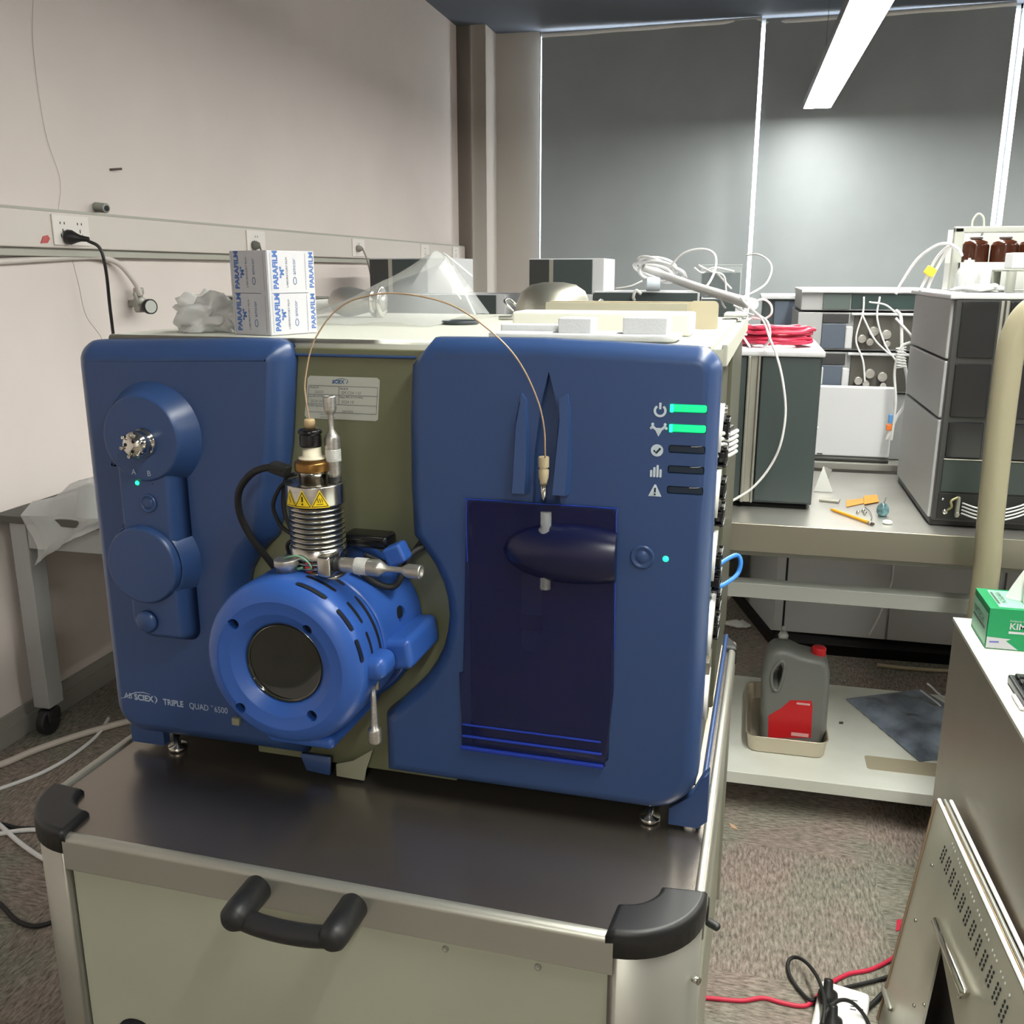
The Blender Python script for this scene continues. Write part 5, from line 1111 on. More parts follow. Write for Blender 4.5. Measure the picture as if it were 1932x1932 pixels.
# ---- second, rear bench: base cabinets
with frame(room):
    CB = thing('base_cabinets', 'row of grey base cabinets on black plinths behind the steel bench', 'cabinet', (1.2, 4.0, 0))
    b = B(); plate(b, [(0.165, 3.75), (2.6, 3.75), (2.6, 4.4), (-0.02, 4.4)], 0, (0, 0, 0.085), (1, 0, 0), (0, 1, 0), (0, 0, 1), prof=[(0, 0), (0, 0.76)]); obj('carcass', b, M_cab, CB)
    b = B(); plate(b, [(0.185, 3.74), (2.6, 3.79), (2.6, 4.38), (0.0, 4.38)], 0, (0, 0, 0), (1, 0, 0), (0, 1, 0), (0, 0, 1), prof=[(0, 0), (0, 0.086)]); obj('plinth', b, M_black, CB)
    for x0, x1 in ((0.172, 0.206), (0.214, 0.598), (0.606, 1.0), (1.008, 1.4)): obj('cabinet_door', box(B(), (x0, 3.735, 0.09), (x1, 3.752, 0.80), 0.002), M_cab, CB)
    for x in (0.208, 0.209): pass
    obj('door_gap', box(B(), (0.2065, 3.738, 0.09), (0.2135, 3.7515, 0.80)), M_black, CB)
    obj('rear_worktop', box(B(), (-0.1, 3.33, 0.845), (2.6, 4.42, 0.868), 0.002), mat('rear_top', (140, 138, 132), 0.4), CB)
    for k, (x, y) in enumerate(((0.30, 3.70), (0.42, 3.70))): pass
    for x in (0.35, 1.9): obj('support_leg', box(B(), (x + 0.5, 3.36, 0), (x + 0.54, 3.40, 0.845), 0.003), M_bgrey, CB)
    b = B(); tube(b, pts_at([(1687, 1052, 3.72), (1682, 1100, 3.72), (1668, 1140, 3.72), (1655, 1170, 3.72), (1640, 1198, 3.72)]), 0.0035, 8); obj('thin_white_cable', b, M_tube, label='thin white cable hanging down in front of the grey cabinets', cat='cable')
    b = B(); box(b, (-0.9, 4.42, 0), (-0.03, 4.46, 0.85), 0.003); obj('side_partition', b, mat('partition_grey', (168, 168, 158), 0.6), label='pale grey partition panel left of the cabinets', cat='panel')
    obj('crumpled_tissue', crumple(B(), (0.03, 3.98, 0.001), 0.045, 0.028, 0.014, 14, 3, 0.5), M_whitem, label='crumpled white tissue on the carpet beside the black plinth', cat='tissue', sharp=20)
# HPLC stack on it
t = thing('chromatograph_stack', 'older grey chromatograph stack with exposed pumps, left of the smoked glass tower', 'instrument', (0.35, 3.6, 0.868))
obj('top_module', box(B(), (0.172, 3.42, 1.372), (0.60, 3.9, 1.432), 0.004), M_ggrey, t)
obj('top_cap', box(B(), (0.170, 3.40, 1.430), (0.61, 3.92, 1.442), 0.003), M_gwhite, t)
obj('pump_module', box(B(), (0.165, 3.42, 1.240), (0.60, 3.9, 1.366), 0.004), M_ggrey, t)
obj('pump_module', box(B(), (0.165, 3.42, 1.10), (0.60, 3.9, 1.234), 0.004), M_ggrey, t)
obj('lower_module', box(B(), (0.175, 3.42, 0.870), (0.60, 3.9, 1.095), 0.004), M_ggrey, t)
dg_ = mat('display_green', (92, 104, 102), 0.3); bl_ = mat('panel_bluegrey', (88, 98, 112), 0.4); dk_ = mat('panel_dark', (60, 60, 62), 0.4)
obj('display', box(B(), (0.243, 3.412, 1.376), (0.330, 3.424, 1.428), 0.002), dg_, t)
obj('tube_tray', box(B(), (0.334, 3.412, 1.378), (0.59, 3.424, 1.426), 0.002), mat('tray_green', (44, 62, 60), 0.4), t)
for z0, z1 in ((1.246, 1.362), (1.106, 1.230)):
    obj('control_panel', box(B(), (0.246, 3.412, z0 + 0.085), (0.330, 3.424, z1), 0.002), dk_, t)
    obj('control_panel', box(B(), (0.246, 3.412, z0), (0.322, 3.424, z0 + 0.083), 0.002), bl_, t)
    obj('white_grip', box(B(), (0.322, 3.405, z0), (0.346, 3.424, z0 + 0.075), 0.005), M_gwhite, t)
    obj('pump_bay', box(B(), (0.348, 3.410, z0), (0.59, 3.4235, z1), 0.001), mat('bay_grey', (96, 94, 88), 0.4, metal=0.4), t)
    b = B()
    for (x, z, r_) in ((0.375, 0.035, 0.014), (0.41, 0.06, 0.016), (0.40, 0.025, 0.012), (0.45, 0.05, 0.016), (0.455, 0.02, 0.011)): cyl(b, (x, 3.41, z0 + z), (x, 3.385, z0 + z), r_, 16, bev=0.002)
    obj('pump_heads', b, M_steelb, t)
    obj('shelf_lip', box(B(), (0.335, 3.39, z1 - 0.004), (0.60, 3.42, z1 + 0.004), 0.002), M_gwhite, t)
for q in ([(1630, 560, 3.38), (1628, 590, 3.37), (1615, 640, 3.37), (1628, 680, 3.37), (1632, 720, 3.38)], [(1660, 560, 3.38), (1655, 600, 3.36), (1670, 650, 3.36), (1690, 680, 3.36)], [(1625, 590, 3.37), (1650, 640, 3.35), (1680, 670, 3.35)], [(1640, 570, 3.38), (1670, 575, 3.36), (1690, 590, 3.36)]):
    obj('white_line', tube(B(), pts_at(q), 0.003, 6), M_tube, t)
t = thing('white_module', 'plain white front module standing low in front of the older stack', 'instrument', (0.37, 3.36, 0.868))
obj('front_cover', box(B(), (0.246, 3.345, 0.888), (0.490, 3.385, 1.125), 0.005), M_gwhite, t)
obj('foot_strip', box(B(), (0.250, 3.35, 0.869), (0.49, 3.385, 0.888)), mat('strip_dark', (86, 86, 84), 0.5), t)
obj('badge', box(B(), (0.257, 3.3435, 0.892), (0.275, 3.346, 0.896)), M_black, t)
t = thing('tube_bundle', 'spiral-wrapped bundle of white tubing hanging between the two stacks', 'tubing', (0.5, 3.25, 0.9))
obj('tube', tube(B(), pts_at([(1690, 585, 3.22), (1700, 600, 3.22), (1702, 660, 3.22), (1712, 720, 3.22), (1708, 760, 3.22), (1690, 790, 3.24), (1672, 830, 3.25)]), 0.005, 8), M_tube, t)
obj('tube', tube(B(), pts_at([(1690, 600, 3.22), (1722, 640, 3.2), (1700, 655, 3.2), (1688, 700, 3.22), (1690, 760, 3.22), (1682, 830, 3.24)]), 0.004, 8), M_tube, t)
obj('spiral_wrap', tube(B(), [at(1700 + 9 * math.cos(k * 0.8), 655 + 40 * k / 60, 3.215 + 0.016 * math.sin(k * 0.8)) for k in range(60)], 0.0022, 6, 2), M_tube, t)
obj('orange_plug', box(B(), (lambda c: (c.x - 0.010, c.y - 0.008, c.z - 0.010))(at(1678, 806, 3.24)), (lambda c: (c.x + 0.010, c.y + 0.008, c.z + 0.010))(at(1678, 806, 3.24)), 0.003), mat('plug_orange', (226, 120, 50), 0.5), t)
obj('blue_plug', box(B(), (lambda c: (c.x - 0.006, c.y - 0.008, c.z - 0.014))(at(1680, 790, 3.24)), (lambda c: (c.x + 0.006, c.y + 0.008, c.z + 0.014))(at(1680, 790, 3.24)), 0.003), mat('plug_blue', (90, 150, 210), 0.5), t)
t = thing('detector_box', 'small dark fronted detector with a white top, left of the older stack', 'instrument', (0.14, 4.1, 0.868))
obj('case', box(B(), (0.055, 4.0, 0.870), (0.235, 4.35, 1.395), 0.003), M_gdark, t); obj('top_cover', box(B(), (0.045, 3.98, 1.393), (0.24, 4.36, 1.408), 0.003), M_gwhite, t); obj('front_panel', box(B(), (0.100, 3.992, 1.20), (0.20, 4.002, 1.385), 0.002), bl_, t)

# ---- far left bench with dark instruments
t = thing('far_bench', 'far laboratory bench carrying the dark fronted instruments', 'bench', (-1.1, 5.3, 0))
obj('bench_top', box(B(), (-2.2, 4.95, 0.87), (0.05, 5.65, 0.90), 0.003), M_desktop, t)
obj('bench_front', box(B(), (-2.18, 5.0, 0), (0.03, 5.6, 0.87), 0.003), M_cab, t)
def inst(x0, x1, z0, z1, y0, lab, split=None, side=None, top=True, name='bench_instrument', white=0.03):
    t = thing(name, lab, 'instrument', ((x0 + x1) / 2, y0 + 0.2, z0))
    obj('case', box(B(), (x0, y0 + 0.012, z0), (x1, y0 + 0.42, z1), 0.004), M_gwhite, t)
    e = x1 - white
    if split:
        obj('front_panel', box(B(), (x0 + 0.004, y0, z0 + 0.004), (split - 0.012, y0 + 0.013, z1 - 0.006), 0.002), mat('front_black', (56, 58, 58), 0.4), t)
        obj('channel', box(B(), (split - 0.012, y0 + 0.002, z0 + 0.004), (split + 0.012, y0 + 0.013, z1 - 0.006), 0.002), M_alu, t)
        obj('front_panel', box(B(), (split + 0.012, y0, z0 + 0.004), (e, y0 + 0.013, z1 - 0.006), 0.002), M_gdark, t)
    else: obj('front_panel', box(B(), (x0 + 0.004, y0, z0 + 0.004), (e, y0 + 0.013, z1 - 0.006), 0.002), M_gdark, t)
    return t
inst(-2.035, -1.26, 0.90, 1.383, 4.97, 'wide low dark fronted instrument at far left under the shorter one', None, white=0.05)
inst(-2.033, -1.56, 1.384, 1.570, 4.99, 'dark fronted instrument nearest the left wall, upper of its stack', -1.91, white=0.14)
inst(-1.136, -0.79, 0.90, 1.384, 4.97, 'dark fronted instrument base behind the steel bowl', None)
inst(-1.136, -0.738, 1.385, 1.566, 4.99, 'dark fronted instrument with white right side, above the steel bowl', -1.015, white=0.06)
inst(-0.785, -0.245, 0.90, 1.400, 4.97, 'long white topped instrument under the heap of white cables', None, white=0.01)
inst(-0.238, -0.035, 0.90, 1.371, 4.97, 'narrow dark instrument under the clear topped tank', None)
t = thing('clear_tank', 'rectangular clear tank half full of dark liquid behind the white cables', 'tank', (-0.14, 5.1, 1.373))
b = B(); 
for a_, c_ in (((-0.245, 5.0, 1.374), (-0.241, 5.2, 1.53)), ((-0.049, 5.0, 1.374), (-0.045, 5.2, 1.53)), ((-0.245, 5.0, 1.374), (-0.045, 5.004, 1.53)), ((-0.245, 5.196, 1.374), (-0.045, 5.2, 1.53))): box(b, a_, c_)
obj('tank_walls', b, mat('tank_clear', (215, 222, 222), 0.15, alpha=0.12), t); obj('dark_contents', box(B(), (-0.240, 5.005, 1.375), (-0.050, 5.195, 1.495), 0.003), mat('tank_dark', (52, 66, 74), 0.3), t); obj('rim', box(B(), (-0.247, 4.998, 1.528), (-0.043, 5.202, 1.533)), mat('rim_pale', (200, 206, 206), 0.4, alpha=0.5), t)
b = B()
for q in ([(1310, 505, 4.98), (1325, 515, 4.97), (1345, 510, 4.97), (1380, 545, 4.97)], [(1318, 500, 4.98), (1340, 512, 4.96), (1365, 520, 4.96), (1370, 550, 4.97)], [(1330, 512, 4.97), (1350, 505, 4.96), (1385, 512, 4.97)]): tube(b, pts_at(q), 0.005, 6)
obj('tangled_lines', b, M_tube, t)
# heap of white cable and tubing
t = thing('white_cable_heap', 'heap of looped white cables running from the far instrument toward the red coil', 'cable', (-0.5, 4.9, 1.40))
rnd = random.Random(8)
for k in range(9):
    cx0, cy0 = 1245 + rnd.uniform(-14, 14), 508 + rnd.uniform(-7, 8); rx, ry = rnd.uniform(30, 52), rnd.uniform(9, 17); tl = R(rnd.uniform(8, 24))
    q = []
    for i in range(13):
        a = 2 * math.pi * i / 12; xx = rx * math.cos(a); yy = ry * math.sin(a)
        q.append(at(cx0 + xx * math.cos(tl) - yy * math.sin(tl), cy0 + xx * math.sin(tl) + yy * math.cos(tl), 5.05 + 0.08 * math.sin(a) + k * 0.008))
    obj('cable_loop', tube(B(), q, 0.0058, 8, 5), M_tube, t)
obj('cable_bundle', tube(B(), pts_at([(1215, 505, 5.0), (1260, 522, 4.9), (1310, 540, 4.5), (1360, 556, 4.0), (1405, 570, 3.5), (1420, 574, 3.3)]), 0.020, 12), M_tube, t)
obj('cable_clamp', lathe(B(), at(1219, 536, 4.92), (1, 0.15, 0), [(0.030, 0), (0.035, 0.004), (0.035, 0.065), (0.030, 0.070), (0.022, 0.070), (0.022, 0)], 24), mat('clamp_pale', (206, 216, 226), 0.4), t, label='pale blue round cable clamp')
for q, r_ in (([(1262, 505, 4.95), (1290, 478, 4.9), (1325, 470, 4.85), (1348, 480, 4.8), (1350, 505, 4.75), (1340, 530, 4.7), (1325, 550, 4.7)], 0.006),
          ([(1160, 545, 4.95), (1190, 540, 4.92), (1212, 530, 4.92)], 0.005),
          ([(1210, 555, 4.93), (1200, 548, 4.93), (1195, 560, 4.94), (1197, 566, 4.96)], 0.008),
          ([(1360, 562, 3.9), (1364, 575, 3.9), (1369, 582, 3.9)], 0.004),
          ([(1408, 482, 4.6), (1430, 480, 4.5), (1450, 492, 4.4), (1456, 510, 4.3), (1445, 535, 4.2), (1420, 552, 4.1), (1403, 560, 4.0)], 0.004)):
    obj('stray_cable', tube(B(), pts_at(q), r_, 8), M_tube, t)
t = thing('waste_tubing', 'thin white tubing looping over the red coil and down in front of the dark cabinet', 'tubing', (0.05, 2.6, 0.9))
for q, r_ in (([(1398, 562, 3.2), (1420, 585, 2.9), (1440, 605, 2.72), (1453, 640, 2.64), (1465, 670, 2.62), (1477, 720, 2.61), (1482, 780, 2.61), (1472, 840, 2.61), (1450, 885, 2.62), (1420, 920, 2.62), (1390, 940, 2.62), (1366, 952, 2.62)], 0.0034),
          ([(1402, 568, 3.1), (1425, 590, 2.85), (1446, 605, 2.7), (1453, 625, 2.66), (1450, 645, 2.68), (1440, 655, 2.70)], 0.0032),
          ([(1408, 588, 2.9), (1420, 572, 2.9), (1440, 565, 2.9), (1454, 575, 2.9), (1455, 592, 2.9), (1440, 602, 2.9), (1420, 600, 2.85), (1400, 612, 2.8), (1400, 630, 2.72), (1415, 655, 2.7)], 0.0032),
          ([(1385, 577, 3.3), (1412, 592, 2.9), (1436, 598, 2.8)], 0.004)):
    obj('tube', tube(B(), pts_at(q), r_, 8), M_tube, t)
with frame(cart):
    b = B(); plate(b, rrect(-0.108, 2.00, -0.062, 2.07, 0.01), 0, (0, 0, 1.4095), (1, 0, 0), (0, 1, 0), (0, 0, 1), prof=[(0, 0), (0, 0.007), (0.003, 0.009)]); obj('white_clip', b, M_white, label='small white plastic clip resting on the rail at the back corner of the lid', cat='clip')

# ---- on the undershelf: tray with jug, antistatic bag
t = thing('steel_tray', 'shallow stainless tray with rounded corners holding the grey jug', 'tray', (0.19, 2.8, 0.128))
o1 = rrect(0.075, 2.615, 0.290, 2.985, 0.025); o2 = rrect(0.078, 2.618, 0.287, 2.982, 0.025)
b = B(); rings = []
for ins, z in ((0.010, 0.130), (0.004, 0.1285), (0, 0.134), (-0.006, 0.178), (-0.010, 0.181), (-0.010, 0.184), (-0.004, 0.182), (0.003, 0.136), (0.012, 0.133)):
    q = offset_poly(o1, ins); rings.append([b.verts.new((p[0], p[1], z)) for p in q])
n = len(o1)
for A_, B_ in zip(rings, rings[1:]):
    for i in range(n): b.faces.new((A_[i], A_[(i + 1) % n], B_[(i + 1) % n], B_[i]))
b.faces.new(rings[0][::-1]); b.faces.new(rings[-1]); obj('tray_body', b, M_tray, t)
t = thing('oil_jug', 'dark grey plastic jug with a red cap and red label standing in the tray', 'jug', (0.19, 2.75, 0.136))
YJ = 2.66
ol = xz([(1437, 1275), (1444, 1250), (1452, 1234), (1462, 1227), (1476, 1226), (1492, 1229), (1510, 1238), (1530, 1243), (1552, 1247), (1564, 1258), (1567, 1275), (1565, 1310), (1560, 1380)], YJ)
ol = [(0.110, 0.140), (0.108, 0.20)] + [(max(0.1, p[0]), p[1]) for p in ol] + [(0.285, 0.140)]
b = B(); plate(b, ol, 0, (0, YJ + 0.115, 0), prof=[(0.018, 0), (0.006, 0.006), (0, 0.02), (0, 0.095), (0.006, 0.109), (0.018, 0.115)]); J = obj('jug_body', b, M_jug, t, sharp=50)
hp = xz([(1461, 1296), (1458, 1282), (1460, 1268), (1467, 1257), (1474, 1253), (1477, 1262), (1474, 1280), (1468, 1296)], YJ)
c = B(); plate(c, hp, 0, (0, YJ + 0.2, 0), prof=[(0, 0), (0, 0.3)]); boolean(J, [c])
b = B(); cc = hp; ctr = Vector((sum(p[0] for p in hp) / len(hp), sum(p[1] for p in hp) / len(hp)))
q = [(ctr.x + (p[0] - ctr.x) * 1.35, YJ - 0.001, ctr.y + (p[1] - ctr.y) * 1.25) for p in hp]; tube(b, q + [q[0]], 0.0045, 8); obj('grip_rim', b, M_jug, t)
lb = xz([(1449, 1392), (1450, 1350), (1474, 1336), (1491, 1321), (1531, 1322), (1533, 1331), (1530, 1392)], YJ)
b = B(); plate(b, lb, 0, (0, YJ + 0.0005, 0), prof=[(0, 0), (0, 0.0012)]); LBL = obj('red_label', b, M_redp, t, label='red printed label')
for (xa, ya, xb, yb) in ((1503, 1325, 1528, 1331), (1493, 1381, 1525, 1391)):
    p0_, p1_ = at(xa, ya, YJ), at(xb, yb, YJ); obj('label_patch', box(B(), (p0_.x, YJ - 0.0018, p1_.z), (p1_.x, YJ - 0.0008, p0_.z)), mat('label_pink', (226, 170, 168), 0.6), LBL)
b = B(); p = at(1547, 1246, YJ); lathe(b, (p.x, YJ + 0.055, p.z - 0.006), (0, 0, 1), [(0.019, 0), (0.021, 0.003), (0.021, 0.022), (0.018, 0.026), (0, 0.026)], 28); obj('cap', b, M_redp, t, label='red screw cap')
b = B(); p = at(1480, 1224, YJ); lathe(b, (p.x, YJ + 0.10, p.z - 0.008), (0, 0, 1), [(0.014, 0), (0.015, 0.012), (0.010, 0.022), (0, 0.024)], 20); lathe(b, (p.x, YJ + 0.10, p.z + 0.016), (0, 0, 1), [(0.006, 0), (0.006, 0.014), (0, 0.018)], 12); obj('white_spout', b, mat('spout_white', (196, 200, 196), 0.5), t)
t = thing('antistatic_bag', 'shiny grey antistatic bag lying flat on the undershelf by the desk', 'bag', (0.6, 2.85, 0.129))
c00, c10, c01, c11 = atz(1596, 1320, 0.129), atz(1735, 1438, 0.129), atz(1738, 1302, 0.129), Vector((0.86, 2.80, 0.129))
rows = []
for i in range(19):
    u_ = i / 18; row = []
    for j in range(19):
        v_ = j / 18; p = c00 * (1 - u_) * (1 - v_) + c10 * u_ * (1 - v_) + c01 * (1 - u_) * v_ + c11 * u_ * v_
        e = min(u_, 1 - u_, v_, 1 - v_) * 6
        z = 0.131 + (0.006 * math.sin(u_ * 11 + v_ * 3) + 0.006 * math.sin(v_ * 13 - u_ * 7) + 0.003 * math.sin(u_ * 27 + v_ * 19) + 0.009) * min(1, e) + (0.003 * math.sin(u_ * 60) if v_ < 0.08 else 0) + 0.002
        row.append((p.x, p.y, max(0.1295, z)))
    rows.append(row)
obj('bag_film', sheet(B(), rows, thick=0.001), M_bag, t, sharp=60)
b = B()
tube(b, [atz(1737, 1303, 0.146), atz(1770, 1328, 0.146), atz(1798, 1354, 0.146), Vector((0.84, 2.9, 0.146))], 0.003, 8); tube(b, [atz(1750, 1290, 0.148), atz(1800, 1325, 0.148), Vector((0.93, 3.0, 0.148))], 0.0035, 8)
obj('zip_strip', b, mat('zip_white', (245, 245, 245), 0.3), t, label='white zip closure strips')
flat('dark_speck', [(1583, 1362), (1591, 1362), (1591, 1366), (1583, 1366)], mat('speck_dark', (80, 84, 70), 0.6), 'small dark speck on the white undershelf right of the tray', 'speck', z=0.1285, th=0.001)

# ================================================================== DESK AT THE RIGHT EDGE
t = thing('side_desk', 'satin metal desk unit with a white top at the right picture edge', 'desk', (1.0, 1.2, 0))
obj('desk_top', box(B(), (0.485, 0.25, 0.742), (1.7, 2.165, 0.750), 0.001), M_shelf, t)
obj('side_panel', box(B(), (0.488, 0.27, 0.02), (0.496, 2.160, 0.742), 0.001), M_sidepan, t)
obj('back_panel', box(B(), (0.496, 2.15, 0.02), (1.68, 2.160, 0.742), 0.001), M_sidepan, t)
obj('end_panel', box(B(), (1.67, 0.27, 0.02), (1.68, 2.15, 0.742), 0.001), M_sidepan, t)
obj('floor_plate', box(B(), (0.496, 0.27, 0.0), (1.67, 2.15, 0.02)), M_black, t)
t = thing('tissue_box', 'green and white box of laboratory wipes on the near corner of the desk', 'box', (0.6, 2.05, 0.75))
x0, y0_, x1, y1_ = 0.512, 1.985, 0.735, 2.115; zt = 0.838
KB = obj('carton', box(B(), (x0, y0_, 0.7505), (x1, y1_, zt), 0.0012, 2), M_green, t)
b = B(); plate(b, [(0.0, 0.0), (0.045, 0.022), (0.0, 0.024)], 0, (x0 + 0.001, y0_ - 0.0006, 0.7525), (1, 0, 0), (0, 0, 1), (0, -1, 0), prof=[(0, 0), (0, 0.0004)]); 
plate(b, [(0.0, 0.0), (0.06, 0.0), (0.03, 0.022), (0, 0.024)], 0, (x0 + 0.001, y0_ - 0.0004, 0.7525), prof=[(0, 0), (0, 0.0004)]); obj('white_wedge', b, M_boxw, KB)
b = B(); plate(b, [(0.11 * 0 + 0.004, 0.0), (0.127, 0.0), (0.127, 0.066), (0.004, 0.066)], 0, (x0 - 0.0002, y1_, 0.758), (0, -1, 0), (0, 0, 1), (-1, 0, 0), prof=[(0, 0), (0, 0.0005)]); obj('end_label', b, M_greenl, KB)
b = B(); text(b, 'KIMTECH', 0.019, (x0 + 0.040, y0_ - 0.0004, 0.796), bold=0.0003); text(b, 'Kimberly-Clark', 0.006, (x0 + 0.040, y0_ - 0.0004, 0.812)); strip2d(b, [(0, 0), (0.09, 0)], 0.005, (x0 + 0.040, y0_ - 0.0004, 0.789)); obj('front_lettering', b, M_boxw, KB)
b = B(); strip2d(b, [(0.0, 0.0), (0.018, 0.001)], 0.0035, (x0 + 0.006, y0_ - 0.0012, 0.766)); obj('oval_mark', b, mat('mark_violet', (96, 100, 180), 0.5), KB)
b = B(); text(b, 'KIMTECH', 0.022, (x0 - 0.0009, y1_ - 0.012, 0.795), (0, -1, 0), (0, 0, 1), sx=0.95); strip2d(b, [(0, 0), (0.10, 0)], 0.006, (x0 - 0.0009, y1_ - 0.012, 0.788), (0, -1, 0), (0, 0, 1)); obj('end_lettering', b, mat('ink_grey_green', (84, 96, 92), 0.6), KB)
b = B(); plate(b, [(0.02, 0.01), (0.21, 0.01), (0.21, 0.12), (0.02, 0.12)], 0, (x0, y0_, zt), (1, 0, 0), (0, 1, 0), (0, 0, 1), prof=[(0, 0), (0, 0.0004)]); obj('top_label', b, M_greenl, KB)
b = B(); text(b, 'KIMTECH', 0.016, (x0 + 0.030, y1_ - 0.025, zt + 0.0006), (0.0, -1, 0), (1, 0, 0)); strip2d(b, [(0, 0), (0.075, 0)], 0.005, (x0 + 0.024, y1_ - 0.025, zt + 0.0006), (0, -1, 0), (1, 0, 0)); obj('top_lettering', b, mat('ink_grey_green', (84, 96, 92), 0.6), KB)
b = B(); rows = []
for i in range(13):
    u_ = i / 12; row = []
    for j in range(21):
        a = 2 * math.pi * j / 20; rr = (0.036 + 0.012 * math.sin(3 * a + u_ * 2) + 0.006 * math.sin(5 * a)) * (1 - 0.75 * u_) + 0.006 * math.sin(u_ * 3.1)
        row.append((0.605 + rr * 1.0 * math.cos(a) - 0.004 * u_, 2.045 + rr * 0.8 * math.sin(a), zt + 0.001 + 0.085 * u_ + 0.008 * math.sin(2 * a + 1) * u_))
    rows.append(row)
sheet(b, rows, thick=0.0008); obj('pulled_tissue', b, M_paper, t, label='white wipe pulled out of the top')
t = thing('keyboard', 'dark keyboard on the white desk top at the right picture edge', 'keyboard', (0.72, 1.75, 0.75))
obj('key_tray', box(B(), (0.513, 1.675, 0.7505), (0.95, 1.815, 0.768), 0.004), M_gdark2, t)
for r_ in range(5):
    for c_ in range(6):
        obj('key', box(B(), (0.522 + c_ * 0.0205, 1.685 + r_ * 0.025, 0.768), (0.5395 + c_ * 0.0205, 1.705 + r_ * 0.025, 0.775), 0.003), M_blackg, t)
b = B(); box(b, (0.505, 1.69, 0.7505), (0.5125, 1.75, 0.757), 0.002); obj('white_cable_end', b, M_white, label='white cable plug lying along the left edge of the keyboard', cat='cable')
t = thing('exhaust_hose', 'thick cream coloured upright hose bending over behind the desk', 'hose', (0.56, 2.26, 0))
q = [(0.56, 2.26, 0.002), (0.559, 2.26, 0.4)] + [at(x, y, 2.26) for x, y in ((1857, 1110), (1867, 1000), (1877, 900), (1888, 800), (1898, 720), (1906, 665), (1918, 625), (1936, 596), (1962, 578), (2010, 566))]
obj('hose', tube(B(), q, 0.0285, 24), M_hose, t)

# open chassis leaning against the desk
A0 = Vector((0.438, 1.90, 0.44)); A1 = Vector((0.452, 1.30, 0.474)); B0 = atz(1657, 1925, 0.004)
nrm = (A1 - A0).cross(B0 - A0).normalized(); nrm = nrm if nrm.x < 0 else -nrm
def onp(x, y, lift=0.0): d = ray(x, y); o = Vector((0, 0, 1.5)); p = o + d * ((A0 - o).dot(nrm) / d.dot(nrm)); return p + nrm * lift
eu = (A1 - A0).normalized(); ev = nrm.cross(eu); ev = ev if ev.z < 0 else -ev
def uv(p): r_ = p - A0; return (r_.dot(eu), r_.dot(ev))
t = thing('open_chassis', 'open sheet-metal instrument chassis leaning beside the desk at the lower right', 'chassis', (0.40, 1.4, 0))
face = [uv(A0), uv(B0), (uv(B0)[0] + 0.95, uv(B0)[1]), (1.10, 0.0)]
op = [uv(onp(*p)) for p in ((1774, 1785), (1737, 1945), (1700, 2100), (1850, 2300), (1803, 1940))]
b = B(); plate(b, face, 0, A0 - nrm * 0.004, eu, ev, nrm, prof=[(0, 0), (0, 0.004)]); FP = obj('side_plate', b, M_chassis, t)
bmesh_fix = FP.data
c = B(); plate(c, op, 0, A0 - nrm * 0.03, eu, ev, nrm, prof=[(0, 0), (0, 0.06)]); boolean(FP, [c])
b = B(); plate(b, [(u_ , v_ ) for u_, v_ in face], 0, A0 - nrm * 0.032, eu, ev, nrm, prof=[(0.02, 0), (0.02, 0.004)]); obj('inner_plate', b, M_black, t, label='dark interior plate seen through the opening')
b = B()
for p in ((0.0, 0.0),): pass
# rails along the top
for k, (off, w_, m_) in enumerate(((-0.001, 0.006, M_whitem), (-0.011, 0.005, M_alu), (-0.022, 0.004, M_whitem))):
    o_ = A0 - nrm * 0.0 + Vector((0.004 + 0.0115 * k, 0, 0.002))
    b = B(); tube(b, [o_, o_ + (A1 - A0) * 1.8], 0.0042, 6, smooth=False); obj('top_rail', b, m_, t)
b = B(); o_ = A0 + Vector((0.020, 0.01, -0.02)); tube(b, [o_, o_ + (A1 - A0) * 1.8], 0.004, 6, smooth=False); obj('rear_rail', b, mat('rail_gold', (206, 176, 130), 0.3, metal=0.8), t)
e0, e1 = uv(A0), uv(B0)
b = B(); tube(b, [A0 + nrm * 0.002, B0 + nrm * 0.002], 0.0025, 6, smooth=False); obj('edge_flange', b, mat('flange_rust', (140, 118, 96), 0.5, metal=0.5), t)
b = B()
h0, h1 = uv(onp(1780, 1612, 0)), uv(onp(1893, 1908, 0))
for k in range(12):
    s_ = k / 11; cu_, cv_ = h0[0] + (h1[0] - h0[0]) * s_, h0[1] + (h1[1] - h0[1]) * s_
    for i in range(2):
        for j in range(4):
            p = A0 + eu * (cu_ + (i - 0.5) * 0.013) + ev * (cv_ + (j - 1.5) * 0.0085) + nrm * 0.0003
            cyl(b, p - nrm * 0.0004, p + nrm * 0.0005, 0.0030, 8)
obj('perforations', b, M_hole, t)
b = B(); h0, h1 = uv(onp(1797, 1592, 0)), uv(onp(1905, 1878, 0))
for k in range(33):
    if k % 4 == 3: continue
    s_ = k / 32; p = A0 + eu * (h0[0] + (h1[0] - h0[0]) * s_) + ev * (h0[1] + (h1[1] - h0[1]) * s_)
    cyl(b, p, p + nrm * 0.0006, 0.0026, 8)
obj('light_holes', b, M_white, t)
b = B(); q0, q1 = onp(1776, 1742, 0.010), onp(1832, 1878, 0.010); tube(b, [q0, q1], 0.0085, 14, smooth=False); obj('bright_bar', b, M_chrome, t, label='bright rolled bar above the opening')
b = B()
for (x, y) in ((1768, 1748), (1812, 1880), (1726, 1898), (1745, 1897), (1729, 1737), (1760, 1633)):
    p = onp(x, y, 0); cyl(b, p, p + nrm * 0.004, 0.0035, 8)
obj('rivets', b, M_steel, t)
